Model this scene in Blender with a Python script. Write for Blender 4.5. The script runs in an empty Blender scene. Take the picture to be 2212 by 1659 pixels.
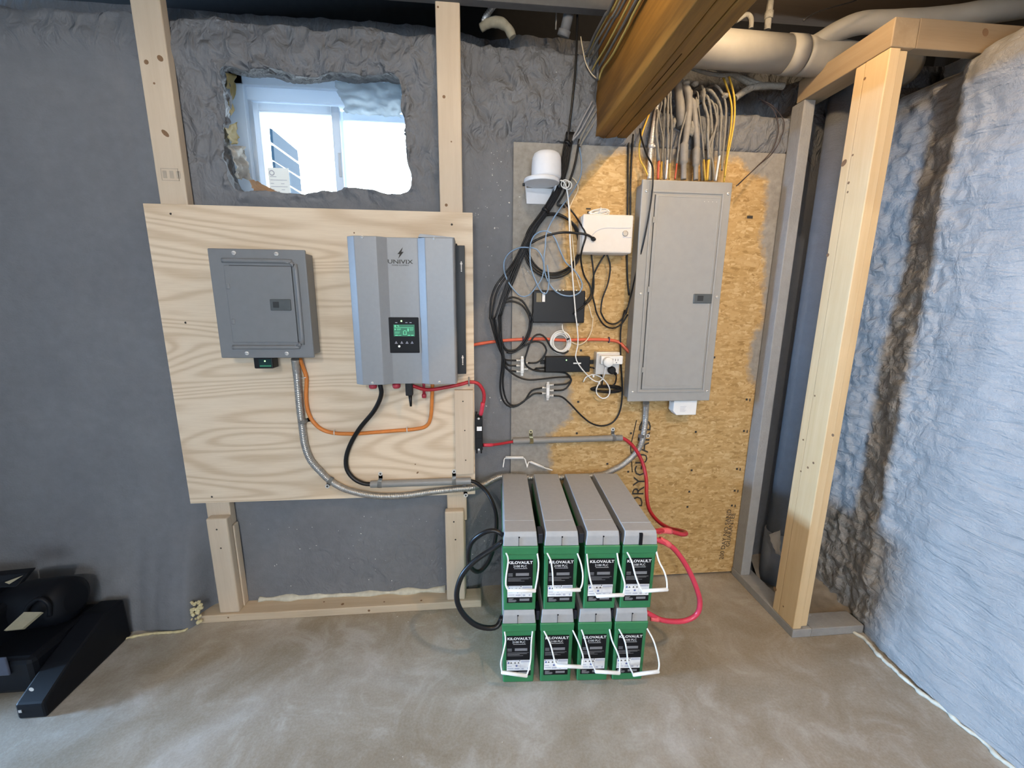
import bpy, bmesh, math, random
from mathutils import Vector, Matrix, noise
random.seed(7)
S = bpy.context.scene
COL = S.collection

# ------------------------------------------------------------------ camera
FPX = 889.6
CAM = Vector((0, -1.868, 1.44))
YAW, PIT, ROL = [math.radians(a) for a in (5.33850822, 11.48984213, 0.53639966)]
_f = Vector((math.sin(YAW)*math.cos(PIT), math.cos(YAW)*math.cos(PIT), -math.sin(PIT)))
_r = Vector((math.cos(YAW), -math.sin(YAW), 0))
_u = _r.cross(_f)
_r2 = _r*math.cos(ROL) + _u*math.sin(ROL)
_u2 = _u*math.cos(ROL) - _r*math.sin(ROL)
cd = bpy.data.cameras.new('camera'); cam = bpy.data.objects.new('camera', cd); COL.objects.link(cam)
cd.sensor_fit = 'HORIZONTAL'; cd.sensor_width = 36; cd.lens = FPX/2212*36; cd.clip_start = 0.02
cam.matrix_world = Matrix(((_r2.x, _u2.x, -_f.x, CAM.x), (_r2.y, _u2.y, -_f.y, CAM.y), (_r2.z, _u2.z, -_f.z, CAM.z), (0, 0, 0, 1)))
S.camera = cam
S.view_settings.view_transform = 'Standard'; S.view_settings.look = 'None'
S.view_settings.exposure = 0; S.view_settings.gamma = 1

# ------------------------------------------------------------------ daylight, bulbs and added fill
W = bpy.data.worlds.new('sky'); S.world = W; W.use_nodes = True
W.node_tree.nodes['Background'].inputs[0].default_value = (0.78, 0.89, 1.0, 1)
W.node_tree.nodes['Background'].inputs[1].default_value = 11.0
def area(name, loc, target, sx, sy, power, col, portal=False, spread=180):
    l = bpy.data.lights.new(name, 'AREA'); l.shape = 'RECTANGLE'; l.size = sx; l.size_y = sy
    l.energy = power; l.color = col; l.spread = math.radians(spread)
    o = bpy.data.objects.new(name, l); COL.objects.link(o); o.location = loc
    o.rotation_euler = (Vector(target)-Vector(loc)).to_track_quat('-Z', 'Y').to_euler()
    if portal: l.cycles.is_portal = True
    return o
def bulb(name, loc, power, col, r=0.03):
    l = bpy.data.lights.new(name, 'POINT'); l.energy = power; l.color = col; l.shadow_soft_size = r
    o = bpy.data.objects.new(name, l); COL.objects.link(o); o.location = loc
    return o
area('window_portal', (-0.60, 0.24, 2.08), (-0.60, -1, 2.08), 0.9, 0.6, 1, (1, 1, 1), portal=True)
area('left_window_daylight', (-7.40, -1.10, 1.72), (0, -0.9, 1.4), 1.3, 0.6, 1200, (0.36, 0.62, 1.0))
area('rear_window_daylight', (0.10, -4.56, 1.55), (0.0, 0, 0.9), 1.4, 0.9, 23, (0.72, 0.86, 1.0))
WARM = (1.0, 0.70, 0.40)
bulb('bulb_right_front', (1.02, -1.95, 2.53), 70, WARM, 0.010)
bulb('bulb_by_beam', (0.98, -0.50, 2.47), 12, (1.0, 0.72, 0.42), 0.02)
bulb('bulb_left_of_beam', (0.20, -0.75, 2.47), 9, (1.0, 0.76, 0.47), 0.03)
bulb('bulb_left', (-0.95, -1.05, 2.44), 7, (1.0, 0.90, 0.78), 0.03)
bulb('fill_behind_left', (-0.60, -3.75, 2.522), 120, (1.0, 0.92, 0.82), 0.010)  # fill lamp added behind the camera to brighten the front faces

# ------------------------------------------------------------------ pixel to place
def ray(x, y):
    return _r2*((x-1106)/FPX) - _u2*((y-829.5)/FPX) + _f
def at(x, y, Y=0.0):
    r = ray(x, y); return CAM + r*((Y-CAM.y)/r.y)
def atx(x, y, X):
    r = ray(x, y); return CAM + r*((X-CAM.x)/r.x)
def atz(x, y, Z):
    r = ray(x, y); return CAM + r*((Z-CAM.z)/r.z)
def K(ox, oy, s):                       # a close-up's own coordinates
    return lambda x, y, Y=0.0: at(ox+x/s, oy+y/s, Y)
c2 = K(900, 0, 3.16); c4 = K(300, 420, 2.9105); c5 = K(1000, 300, 4.1476); c6 = K(1000, 660, 4.1476)
c3 = K(360, 780, 2.9892); c8 = K(960, 960, 3.6867); c9 = K(960, 1280, 3.6867); cw = K(1360, 120, 5.7214)
cg = K(1300, 860, 3.95); cn = K(460, 130, 4.8087); cp = K(1300, 340, 2.7652); cf = K(1500, 60, 2.7652)

# ------------------------------------------------------------------ materials
MATS = {}
def lin(c):
    return tuple(((v/255)/12.92 if v/255 <= 0.04045 else ((v/255+0.055)/1.055)**2.4) for v in c)
class NT:
    def __init__(s, name):
        s.m = bpy.data.materials.new(name); s.m.use_nodes = True; s.t = s.m.node_tree
        s.b = s.t.nodes['Principled BSDF']
    def n(s, typ, **kw):
        x = s.t.nodes.new(typ)
        for k, v in kw.items():
            if k.startswith('_'): setattr(x, k[1:], v)
            else: x.inputs[k].default_value = v
        return x
    def l(s, a, b): s.t.links.new(a, b)
    def coords(s, scale=(1, 1, 1), rot=(0, 0, 0), kind='Object'):
        tc = s.n('ShaderNodeTexCoord'); mp = s.n('ShaderNodeMapping')
        mp.inputs['Scale'].default_value = scale; mp.inputs['Rotation'].default_value = rot
        s.l(tc.outputs[kind], mp.inputs['Vector']); return mp.outputs[0]
    def noise(s, vec, scale, detail=4, rough=0.55, dist=0.0):
        x = s.n('ShaderNodeTexNoise'); x.inputs['Scale'].default_value = scale; x.inputs['Detail'].default_value = detail
        x.inputs['Roughness'].default_value = rough; x.inputs['Distortion'].default_value = dist
        s.l(vec, x.inputs['Vector']); return x.outputs['Fac']
    def ramp(s, fac, stops, interp='LINEAR'):
        x = s.n('ShaderNodeValToRGB'); e = x.color_ramp.elements; x.color_ramp.interpolation = interp
        while len(e) < len(stops): e.new(0.5)
        for i, (p, c) in enumerate(stops):
            e[i].position = p; e[i].color = (*c, 1) if len(c) == 3 else c
        s.l(fac, x.inputs[0]); return x.outputs[0]
    def mix(s, fac, a, b, mode='MIX'):
        x = s.n('ShaderNodeMix', _data_type='RGBA', _blend_type=mode)
        for sock, v in ((x.inputs[0], fac), (x.inputs[6], a), (x.inputs[7], b)):
            if hasattr(v, 'links'): s.l(v, sock)
            elif isinstance(v, (int, float)): sock.default_value = v
            else: sock.default_value = (*v, 1)
        return x.outputs[2]
    def math(s, op, a, b=0.0):
        x = s.n('ShaderNodeMath', _operation=op)
        for sock, v in ((x.inputs[0], a), (x.inputs[1], b)):
            if hasattr(v, 'links'): s.l(v, sock)
            else: sock.default_value = v
        return x.outputs[0]
    def bump(s, h, strength=0.3, dist=0.01):
        x = s.n('ShaderNodeBump'); x.inputs['Strength'].default_value = strength; x.inputs['Distance'].default_value = dist
        s.l(h, x.inputs['Height']); s.l(x.outputs[0], s.b.inputs['Normal'])
    def col(s, c):
        if hasattr(c, 'links'): s.l(c, s.b.inputs['Base Color'])
        else: s.b.inputs['Base Color'].default_value = (*c, 1)
    def set(s, rough=0.5, metal=0.0, spec=0.5):
        s.b.inputs['Roughness'].default_value = rough; s.b.inputs['Metallic'].default_value = metal
        s.b.inputs['Specular IOR Level'].default_value = spec

def plain(name, c, rough=0.45, metal=0.0, var=0.08, scale=40, bump=0.0, spec=0.5):
    if name in MATS: return MATS[name]
    k = NT(name); v = k.coords(); f = k.noise(v, scale, 3)
    a = tuple(x*(1-var) for x in c); b = tuple(min(1, x*(1+var)) for x in c)
    k.col(k.ramp(f, [(0.3, a), (0.7, b)])); k.set(rough, metal, spec)
    if bump: k.bump(k.noise(v, scale*6, 3), bump, 0.002)
    MATS[name] = k.m; return k.m

def foam(name, base, ripple=(4, 4, 9), rs=0.5, fine=0.35, lump=0.0, masked=False):
    k = NT(name); v = k.coords(); vr = k.coords(ripple)
    big = k.noise(v, 3.0, 5); mid = k.noise(v, 26, 5, 0.6)
    c1 = k.ramp(big, [(0.3, tuple(x*0.9 for x in base)), (0.7, tuple(x*1.1 for x in base))])
    c2_ = k.mix(0.3, c1, k.ramp(mid, [(0.35, tuple(x*0.78 for x in base)), (0.7, tuple(x*1.15 for x in base))]))
    k.col(c2_); k.set(0.7, 0, 0.3)
    rip = k.noise(vr, 2.4, 3, 0.5, 0.9); fn = k.noise(v, 130, 4, 0.6)
    h = k.math('ADD', k.math('MULTIPLY', rip, rs), k.math('MULTIPLY', fn, fine*0.2))
    lp = k.noise(k.coords((1, 1, 0.7), (0, 0.5, 0)), 19, 3, 0.5, 0.6)
    if masked:
        a = k.n('ShaderNodeAttribute', _attribute_name='rough')
        h = k.math('ADD', h, k.math('MULTIPLY', lp, k.math('MULTIPLY', a.outputs['Fac'], lump)))
    elif lump: h = k.math('ADD', h, k.math('MULTIPLY', lp, lump))
    k.bump(h, 0.8, 0.035); return k.m

def wood(name, light, dark, axis=2, scale=26, contrast=(0.35, 0.75), rough=0.6, stretch=0.06, bump=0.08):
    k = NT(name); sc = [1, 1, 1]; sc[axis] = stretch; v = k.coords(tuple(sc))
    n1 = k.noise(v, scale, 4, 0.55, 0.6); n2 = k.noise(v, scale*6, 3, 0.6)
    n3 = k.noise(k.coords(), 5, 3)
    f = k.math('ADD', k.math('MULTIPLY', n1, 0.75), k.math('MULTIPLY', n2, 0.25))
    c = k.ramp(f, [(contrast[0], dark), (contrast[1], light)])
    c = k.mix(0.25, c, k.ramp(n3, [(0.3, tuple(x*0.75 for x in light)), (0.7, light)]))
    k.col(c); k.set(rough, 0, 0.3); k.bump(f, bump, 0.004); return k.m

def plywood():
    k = NT('plywood_face'); v = k.coords((0.30, 1, 1))
    base_ = k.noise(k.coords((0.2, 1, 1.3)), 1.9, 2.2, 0.5, 0.25)
    wav = k.math('SINE', k.math('MULTIPLY', base_, 230.0)); w01 = k.math('ADD', k.math('MULTIPLY', wav, 0.5), 0.5)
    fine = k.noise(k.coords((0.05, 1, 1)), 190, 3, 0.6)
    big = k.noise(k.coords((0.6, 1, 1)), 3.2, 3)
    c = k.ramp(w01, [(0.0, (0.50, 0.37, 0.24)), (0.25, (0.61, 0.48, 0.34)), (0.55, (0.72, 0.60, 0.455)), (1.0, (0.77, 0.65, 0.50))])
    c = k.mix(0.28, c, k.ramp(fine, [(0.35, (0.52, 0.39, 0.26)), (0.65, (0.77, 0.65, 0.50))]))
    c = k.mix(0.33, c, k.ramp(big, [(0.3, (0.63, 0.49, 0.345)), (0.7, (0.76, 0.64, 0.49))]))
    k.col(c); k.set(0.6, 0, 0.3); k.bump(fine, 0.06, 0.003); return k.m

def osb():
    k = NT('osb_strands'); v0 = k.coords()
    cs = []
    for i, (rot, sc) in enumerate(((0.5, (0.9, 1, 3.6)), (-0.7, (0.9, 1, 3.6)), (1.45, (0.9, 1, 3.2)))):
        mp = k.coords(sc, (0, rot, 0)); dn = k.n('ShaderNodeTexNoise'); dn.inputs['Scale'].default_value = 14
        k.l(mp, dn.inputs['Vector'])
        vm = k.n('ShaderNodeVectorMath', _operation='MULTIPLY_ADD'); k.l(dn.outputs['Color'], vm.inputs[0])
        vm.inputs[1].default_value = (0.06, 0.06, 0.06); k.l(mp, vm.inputs[2])
        vo = k.n('ShaderNodeTexVoronoi'); vo.inputs['Scale'].default_value = 22 + i*5; k.l(vm.outputs[0], vo.inputs['Vector'])
        sep = k.n('ShaderNodeSeparateColor'); k.l(vo.outputs['Color'], sep.inputs[0])
        cs.append((sep.outputs[0], sep.outputs[1]))
    pal = [(0.0, (0.33, 0.20, 0.07)), (0.12, (0.41, 0.26, 0.10)), (0.45, (0.47, 0.305, 0.125)), (0.8, (0.535, 0.36, 0.165)), (1.0, (0.61, 0.44, 0.23))]
    a = k.ramp(cs[0][0], pal); b = k.ramp(cs[1][0], pal); c_ = k.ramp(cs[2][0], pal)
    s1 = k.ramp(k.noise(v0, 22, 2), [(0.46, (0, 0, 0)), (0.54, (1, 1, 1))]); s2 = k.ramp(k.noise(v0, 31, 2, 0.5, 1.0), [(0.48, (0, 0, 0)), (0.56, (1, 1, 1))])
    c = k.mix(s2, k.mix(s1, a, b), c_)
    dark = k.ramp(k.noise(k.coords((1, 1, 1.8), (0, 0.6, 0)), 48, 3, 0.7, 1.5), [(0.69, (0, 0, 0)), (0.76, (0.7, 0.7, 0.7))])
    c = k.mix(dark, c, (0.18, 0.09, 0.035))
    at_ = k.n('ShaderNodeAttribute', _attribute_name='spray')
    f = k.math('ADD', at_.outputs['Fac'], k.math('MULTIPLY', k.math('SUBTRACT', k.noise(v0, 30, 5, 0.65), 0.5), 0.75))
    f = k.ramp(f, [(0.36, (0, 0, 0)), (0.66, (1, 1, 1))])
    fl = k.noise(v0, 36, 5, 0.6)
    gray = k.ramp(fl, [(0.3, (0.22, 0.215, 0.205)), (0.7, (0.33, 0.32, 0.30))])
    k.col(k.mix(k.math('MULTIPLY', f, 0.94), c, gray)); k.set(0.62, 0, 0.3)
    k.bump(k.math('ADD', cs[0][1], k.noise(v0, 90, 4)), 0.25, 0.003); return k.m

def concrete():
    k = NT('concrete_floor'); v = k.coords()
    big = k.noise(v, 1.3, 5, 0.6, 0.6); mid = k.noise(v, 5.5, 6, 0.65, 0.8); fine = k.noise(v, 120, 4, 0.7)
    c = k.ramp(big, [(0.38, (0.235, 0.185, 0.118)), (0.5, (0.34, 0.295, 0.228)), (0.60, (0.49, 0.465, 0.425))])
    c = k.mix(0.5, c, k.ramp(mid, [(0.36, (0.235, 0.185, 0.118)), (0.52, (0.35, 0.305, 0.24)), (0.64, (0.53, 0.505, 0.465))]))
    st = k.ramp(k.noise(v, 2.6, 4, 0.55, 1.2), [(0.50, (0, 0, 0)), (0.60, (0.35, 0.35, 0.35)), (0.78, (0.45, 0.45, 0.45))])
    c = k.mix(st, c, (0.26, 0.205, 0.135))
    c = k.mix(0.22, c, k.ramp(fine, [(0.35, (0.22, 0.21, 0.19)), (0.65, (0.48, 0.465, 0.44))]))
    k.col(c); k.set(0.55, 0, 0.35); k.bump(k.math('ADD', mid, k.math('MULTIPLY', fine, 0.3)), 0.12, 0.01); return k.m

M = {}
M['foam'] = foam('sprayed_foam_grey', (0.172, 0.180, 0.196), (3, 3, 7), 0.10, 0.25, 1.6, True)
M['foam_right'] = foam('sprayed_foam_rippled', (0.33, 0.33, 0.325), (2.4, 3.4, 13), 0.5, 0.55, 0.9, True)
M['foam_pipe'] = foam('sprayed_foam_tan', (0.25, 0.24, 0.215), (9, 9, 9), 0.2, 0.5, 0.5)
M['foam_dark'] = foam('sprayed_foam_dark', (0.20, 0.20, 0.20), (9, 9, 9), 0.3, 0.5)
M['concrete'] = concrete(); M['ply'] = plywood(); M['osb'] = osb()
M['pine'] = wood('pine_stud', (0.64, 0.54, 0.42), (0.53, 0.425, 0.31))
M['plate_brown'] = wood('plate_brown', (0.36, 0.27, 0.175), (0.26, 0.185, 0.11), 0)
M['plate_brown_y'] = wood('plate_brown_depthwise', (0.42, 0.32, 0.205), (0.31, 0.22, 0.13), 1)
M['pine_x'] = wood('pine_plate', (0.62, 0.52, 0.39), (0.47, 0.365, 0.25), 0)
M['pine_w'] = wood('pine_warm', (0.72, 0.55, 0.33), (0.60, 0.42, 0.22))
M['pine_y'] = wood('pine_depthwise', (0.64, 0.50, 0.32), (0.48, 0.34, 0.19), 1)
M['beam'] = wood('beam_wood', (0.30, 0.148, 0.029), (0.10, 0.044, 0.008), 1, 13, (0.40, 0.62), 0.5, 0.09)
M['joist'] = wood('joist_wood', (0.36, 0.31, 0.24), (0.26, 0.21, 0.16), 0)
M['grey_wood'] = foam('grey_overspray_lumber', (0.30, 0.295, 0.285), (6, 6, 2), 0.15, 0.3)
M['panel'] = plain('panel_grey_paint', (0.31, 0.31, 0.30), 0.38, 0, 0.03, 30, 0.03)
M['panel_small'] = plain('small_panel_grey_paint', (0.185, 0.192, 0.203), 0.38, 0, 0.03, 30, 0.03)
M['latch'] = plain('latch_plastic', (0.075, 0.085, 0.09), 0.4)
M['latch_dark'] = plain('latch_recess', (0.02, 0.022, 0.024), 0.5)
M['silver'] = plain('inverter_silver', (0.25, 0.255, 0.265), 0.42, 0.1, 0.03, 60, 0.03)
M['black'] = plain('black_plastic', (0.009, 0.009, 0.010), 0.42, spec=0.3)
M['rubber'] = plain('black_cable', (0.007, 0.007, 0.008), 0.35, spec=0.35)
M['tool'] = plain('tool_black', (0.005, 0.006, 0.009), 0.5, spec=0.2)
M['blackp'] = plain('black_label', (0.006, 0.006, 0.008), 0.5, spec=0.2)
M['green'] = plain('battery_green', (0.028, 0.185, 0.070), 0.42, 0, 0.05)
M['lid'] = plain('battery_lid_grey', (0.36, 0.36, 0.358), 0.5, 0, 0.04, 60, 0.05)
M['white'] = plain('white_plastic', (0.80, 0.80, 0.79), 0.4, 0, 0.02)
M['offwhite'] = plain('offwhite_plastic', (0.66, 0.62, 0.58), 0.45, 0, 0.02)
M['lampw'] = plain('white_wash', (0.74, 0.74, 0.76), 0.5, 0, 0.02)
M['print'] = plain('label_print_white', (0.82, 0.82, 0.82), 0.5)
M['printg'] = plain('label_print_grey', (0.20, 0.20, 0.21), 0.5)
M['ink'] = plain('black_ink', (0.035, 0.03, 0.025), 0.7)
M['inkb'] = plain('blue_ink', (0.12, 0.16, 0.38), 0.6)
M['inkl'] = plain('pale_ink', (0.50, 0.51, 0.58), 0.6)
M['galv'] = plain('galvanised_steel', (0.66, 0.65, 0.63), 0.32, 0.3, 0.08, 60)
M['bx'] = plain('armoured_steel', (0.42, 0.41, 0.39), 0.35, 0.75, 0.1, 60)
M['brass'] = plain('zinc_yellow_strap', (0.72, 0.66, 0.42), 0.3, 0.8)
M['pvc'] = plain('grey_pvc', (0.235, 0.235, 0.23), 0.4, 0, 0.04)
M['orange'] = plain('orange_jacket', (0.62, 0.20, 0.035), 0.4)
M['redor'] = plain('red_orange_jacket', (0.62, 0.11, 0.055), 0.4)
M['red'] = plain('red_jacket', (0.42, 0.018, 0.03), 0.32)
M['redw'] = plain('red_pink_jacket', (0.58, 0.04, 0.075), 0.32)
M['pink'] = plain('pink_heat_shrink', (0.75, 0.12, 0.13), 0.35)
M['redcap'] = plain('red_cap', (0.40, 0.03, 0.05), 0.4)
M['yellow'] = plain('yellow_jacket', (0.70, 0.45, 0.06), 0.45)
M['yellowd'] = plain('dusty_yellow_jacket', (0.48, 0.38, 0.12), 0.5)
M['redend'] = plain('red_sheath', (0.60, 0.10, 0.04), 0.45)
M['cream'] = plain('cream_cord', (0.70, 0.60, 0.44), 0.45)
M['blue'] = plain('blue_network_cable', (0.20, 0.31, 0.47), 0.4)
M['greycable'] = plain('grey_cable', (0.12, 0.12, 0.122), 0.5)
M['vinyl'] = plain('white_vinyl', (0.78, 0.80, 0.82), 0.4, 0, 0.02)
M['yfoam'] = plain('yellow_foam', (0.62, 0.54, 0.32), 0.8, 0, 0.2, 60, 0.4)
M['foil'] = plain('crumpled_sheet', (0.72, 0.70, 0.66), 0.35, 0.1, 0.1, 60, 0.3)
M['crumb'] = plain('foam_crumb', (0.62, 0.61, 0.58), 0.8)
M['solar'] = plain('solar_cells', (0.008, 0.021, 0.038), 0.5, 0, 0.05, 40, 0, 0.05)
M['dark'] = plain('cavity_shade', (0.03, 0.03, 0.032), 0.9)
M['duct'] = plain('black_duct', (0.02, 0.02, 0.02), 0.7)
M['subfloor'] = wood('subfloor_sheet', (0.27, 0.22, 0.18), (0.20, 0.16, 0.13), 0, 12)
M['tag'] = plain('beige_tag', (0.27, 0.24, 0.16), 0.6)
M['steelblue'] = plain('tool_steel', (0.09, 0.10, 0.14), 0.35, 0.4)
M['stain'] = plain('brown_knot', (0.20, 0.115, 0.06), 0.7)
M['stamp'] = plain('grade_stamp_ink', (0.40, 0.34, 0.27), 0.8)
def emis(name, c, s):
    k = NT(name); k.col((0.01, 0.02, 0.015)); k.b.inputs['Emission Color'].default_value = (*c, 1)
    k.b.inputs['Emission Strength'].default_value = s; return k.m
M['lcd'] = emis('lit_green_screen', (0.03, 0.30, 0.16), 0.55)
M['lcd_hi'] = emis('lit_screen_text', (0.2, 1.0, 0.55), 0.75)
M['led'] = emis('led_green', (0.45, 1.0, 0.35), 3.0)
M['ledw'] = emis('led_white', (0.9, 1.0, 0.9), 2.0)
def glass():
    k = NT('window_glass'); t = k.t; t.nodes.remove(k.b)
    tr = k.n('ShaderNodeBsdfTransparent'); tr.inputs[0].default_value = (0.96, 0.98, 0.98, 1)
    gl = k.n('ShaderNodeBsdfGlossy'); gl.inputs['Roughness'].default_value = 0.02
    fr = k.n('ShaderNodeFresnel'); fr.inputs[0].default_value = 1.45
    mx = k.n('ShaderNodeMixShader'); k.l(fr.outputs[0], mx.inputs[0]); k.l(tr.outputs[0], mx.inputs[1]); k.l(gl.outputs[0], mx.inputs[2])
    k.l(mx.outputs[0], t.nodes['Material Output'].inputs[0]); return k.m
M['glass'] = glass()
def translucent(name, c, amt):
    k = NT(name); k.col(c); k.set(0.4)
    tr = k.n('ShaderNodeBsdfTranslucent'); tr.inputs[0].default_value = (*c, 1); mx = k.n('ShaderNodeMixShader'); mx.inputs[0].default_value = amt
    k.l(k.b.outputs[0], mx.inputs[1]); k.l(tr.outputs[0], mx.inputs[2]); k.l(mx.outputs[0], k.t.nodes['Material Output'].inputs[0]); return k.m
M['vinyl'] = translucent('white_vinyl_translucent', (0.74, 0.82, 0.90), 0.32)
M['sticker'] = translucent('sticker_paper', (0.85, 0.86, 0.85), 0.25)
M['yfoam_t'] = translucent('yellow_foam_scrap', (0.72, 0.60, 0.30), 0.5)
M['foil'] = translucent('crumpled_sheet_translucent', (0.76, 0.73, 0.68), 0.45)
M['film'] = translucent('milky_film', (0.75, 0.83, 0.88), 0.5)

# ------------------------------------------------------------------ mesh building
class MB:
    def __init__(s): s.bm = bmesh.new(); s.mi = 0; s.sm = False
    def _new(s, geom_faces, smooth=None):
        for f in geom_faces:
            f.material_index = s.mi; f.smooth = s.sm if smooth is None else smooth
    def faces(s, verts, faces, smooth=False):
        vs = [s.bm.verts.new(v) for v in verts]
        out = []
        for f in faces:
            try: out.append(s.bm.faces.new([vs[i] for i in f]))
            except ValueError: pass
        s._new(out, smooth); return s
    def box(s, lo, hi, bev=0.0, seg=2, mat=None):
        lo = Vector(lo); hi = Vector(hi)
        t = bmesh.new(); bmesh.ops.create_cube(t, size=1)
        d = hi-lo
        for v in t.verts: v.co = Vector((lo.x+(v.co.x+.5)*d.x, lo.y+(v.co.y+.5)*d.y, lo.z+(v.co.z+.5)*d.z))
        if bev: bmesh.ops.bevel(t, geom=t.edges[:], offset=min(bev, 0.49*min(abs(d.x), abs(d.y), abs(d.z))), segments=seg, affect='EDGES', profile=0.5)
        if mat: t.transform(mat)
        return s.merge(t, bev > 0)
    def merge(s, t, smooth=False):
        mp = {v: s.bm.verts.new(v.co) for v in t.verts}
        out = []
        for f in t.faces:
            try: out.append(s.bm.faces.new([mp[v] for v in f.verts]))
            except ValueError: pass
        s._new(out, False); t.free(); return s
    def prism(s, poly, vec, bev=0.0, seg=2):
        t = bmesh.new(); vec = Vector(vec)
        a = [t.verts.new(p) for p in poly]; b = [t.verts.new(Vector(p)+vec) for p in poly]
        n = len(poly)
        t.faces.new(a); t.faces.new(b[::-1])
        for i in range(n): t.faces.new([a[i], b[i], b[(i+1) % n], a[(i+1) % n]])
        bmesh.ops.recalc_face_normals(t, faces=t.faces[:])
        if bev: bmesh.ops.bevel(t, geom=t.edges[:], offset=bev, segments=seg, affect='EDGES', profile=0.5)
        return s.merge(t)
    def tube(s, pts, r, n=8, caps=True, rfun=None, smooth=True, flat=1.0):
        pts = [Vector(p) for p in pts]; m = len(pts); rings = []
        t0 = (pts[1]-pts[0]).normalized()
        up = Vector((0, 0, 1)) if abs(t0.z) < 0.9 else Vector((0, 1, 0))
        nrm = (up - t0*up.dot(t0)).normalized()
        for i in range(m):
            t = (pts[min(i+1, m-1)]-pts[max(i-1, 0)])
            t = t.normalized() if t.length > 1e-9 else t0
            nrm = nrm - t*nrm.dot(t)
            nrm = nrm.normalized() if nrm.length > 1e-6 else t.orthogonal().normalized()
            b = t.cross(nrm); rr = rfun(i/(m-1), i) if rfun else r
            rings.append([s.bm.verts.new(pts[i]+(nrm*math.cos(2*math.pi*k/n)+b*math.sin(2*math.pi*k/n)*flat)*rr) for k in range(n)])
        out = []
        for i in range(m-1):
            for k in range(n):
                out.append(s.bm.faces.new([rings[i][k], rings[i][(k+1) % n], rings[i+1][(k+1) % n], rings[i+1][k]]))
        s._new(out, smooth)
        if caps: s._new([s.bm.faces.new(rings[0][::-1]), s.bm.faces.new(rings[-1])], False)
        return s
    def cyl(s, a, b, r, n=20, r2=None):
        a = Vector(a); b = Vector(b)
        return s.tube([a, b], r, n, True, (lambda t, i: r if i == 0 else (r2 if r2 is not None else r)))
    def lathe(s, base, axis, prof, n=28):
        base = Vector(base); axis = Vector(axis).normalized(); u = axis.orthogonal().normalized(); w = axis.cross(u)
        rings = [[s.bm.verts.new(base+axis*h+(u*math.cos(2*math.pi*k/n)+w*math.sin(2*math.pi*k/n))*max(r, 1e-5)) for k in range(n)] for r, h in prof]
        out = []
        for i in range(len(rings)-1):
            for k in range(n): out.append(s.bm.faces.new([rings[i][k], rings[i][(k+1) % n], rings[i+1][(k+1) % n], rings[i+1][k]]))
        s._new(out, True); s._new([s.bm.faces.new(rings[0][::-1]), s.bm.faces.new(rings[-1])], False); return s
    def disc(s, c, nrm, r, n=12, sy=1.0):
        c = Vector(c); nrm = Vector(nrm).normalized(); u = nrm.orthogonal().normalized(); w = nrm.cross(u)
        vs = [s.bm.verts.new(c+u*math.cos(2*math.pi*k/n)*r+w*math.sin(2*math.pi*k/n)*r*sy) for k in range(n)]
        s._new([s.bm.faces.new(vs)], False); return s
    def quad(s, a, b, c, d): return s.faces([a, b, c, d], [(0, 1, 2, 3)])
    def mesh(s, name, mats, inv=None):
        if inv is not None: s.bm.transform(inv)
        bmesh.ops.recalc_face_normals(s.bm, faces=s.bm.faces[:])
        me = bpy.data.meshes.new(name); s.bm.to_mesh(me); s.bm.free()
        for m in (mats if isinstance(mats, (list, tuple)) else [mats]): me.materials.append(m)
        return me

def catmull(P, step=0.012):
    P = [Vector(p) for p in P]
    if len(P) < 3:
        n = max(2, int((P[1]-P[0]).length/step)); return [P[0].lerp(P[1], i/n) for i in range(n+1)]
    Q = [P[0]*2-P[1]]+P+[P[-1]*2-P[-2]]; out = []
    for i in range(1, len(Q)-2):
        a, b, c, d = Q[i-1:i+3]; n = max(2, int((c-b).length/step))
        for j in range(n):
            t = j/n
            out.append(0.5*((2*b)+(c-a)*t+(2*a-5*b+4*c-d)*t*t+(3*b-a-3*c+d)*t**3))
    out.append(P[-1]); return out

def tag(o, label, cat, group=None, kind=None):
    if label: o['label'] = label
    if cat: o['category'] = cat
    if group: o['group'] = group
    if kind: o['kind'] = kind
    return o
def thing(name, label, cat, loc, group=None, rz=0.0, kind=None):
    o = bpy.data.objects.new(name, None); COL.objects.link(o); o.empty_display_size = 0.05
    o.location = loc; o.rotation_euler = (0, 0, rz); tag(o, label, cat, group, kind)
    o['_m'] = [list(r) for r in (Matrix.Translation(loc) @ Matrix.Rotation(rz, 4, 'Z'))]
    return o
def rootmat(o):
    while o.parent: o = o.parent
    if '_m' in o: return Matrix([list(r) for r in o['_m']])
    return Matrix.Translation(o.location)
def part(name, mb, mats, parent, label=None):
    me = mb.mesh(name, mats, rootmat(parent).inverted())
    o = bpy.data.objects.new(name, me); COL.objects.link(o); o.parent = parent
    if label: o['label'] = label
    return o
def single(name, mb, mats, label, cat, group=None, kind=None):
    vs = [v.co for v in mb.bm.verts]
    lo = Vector((min(v.x for v in vs), min(v.y for v in vs), min(v.z for v in vs))); hi = Vector((max(v.x for v in vs), max(v.y for v in vs), max(v.z for v in vs)))
    loc = Vector(((lo.x+hi.x)/2, (lo.y+hi.y)/2, lo.z))
    me = mb.mesh(name, mats, Matrix.Translation(-loc))
    o = bpy.data.objects.new(name, me); COL.objects.link(o); o.location = loc
    return tag(o, label, cat, group, kind)
def structure(name, mb, mats):
    return single(name, mb, mats, None, None, None, 'structure')
def cable(name, pts, r, mat, label, cat='cable', group=None, n=8, flat=1.0, step=0.012):
    mb = MB(); mb.tube(catmull(pts, step), r, n, flat=flat)
    return single(name, mb, mat, label, cat, group)
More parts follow.
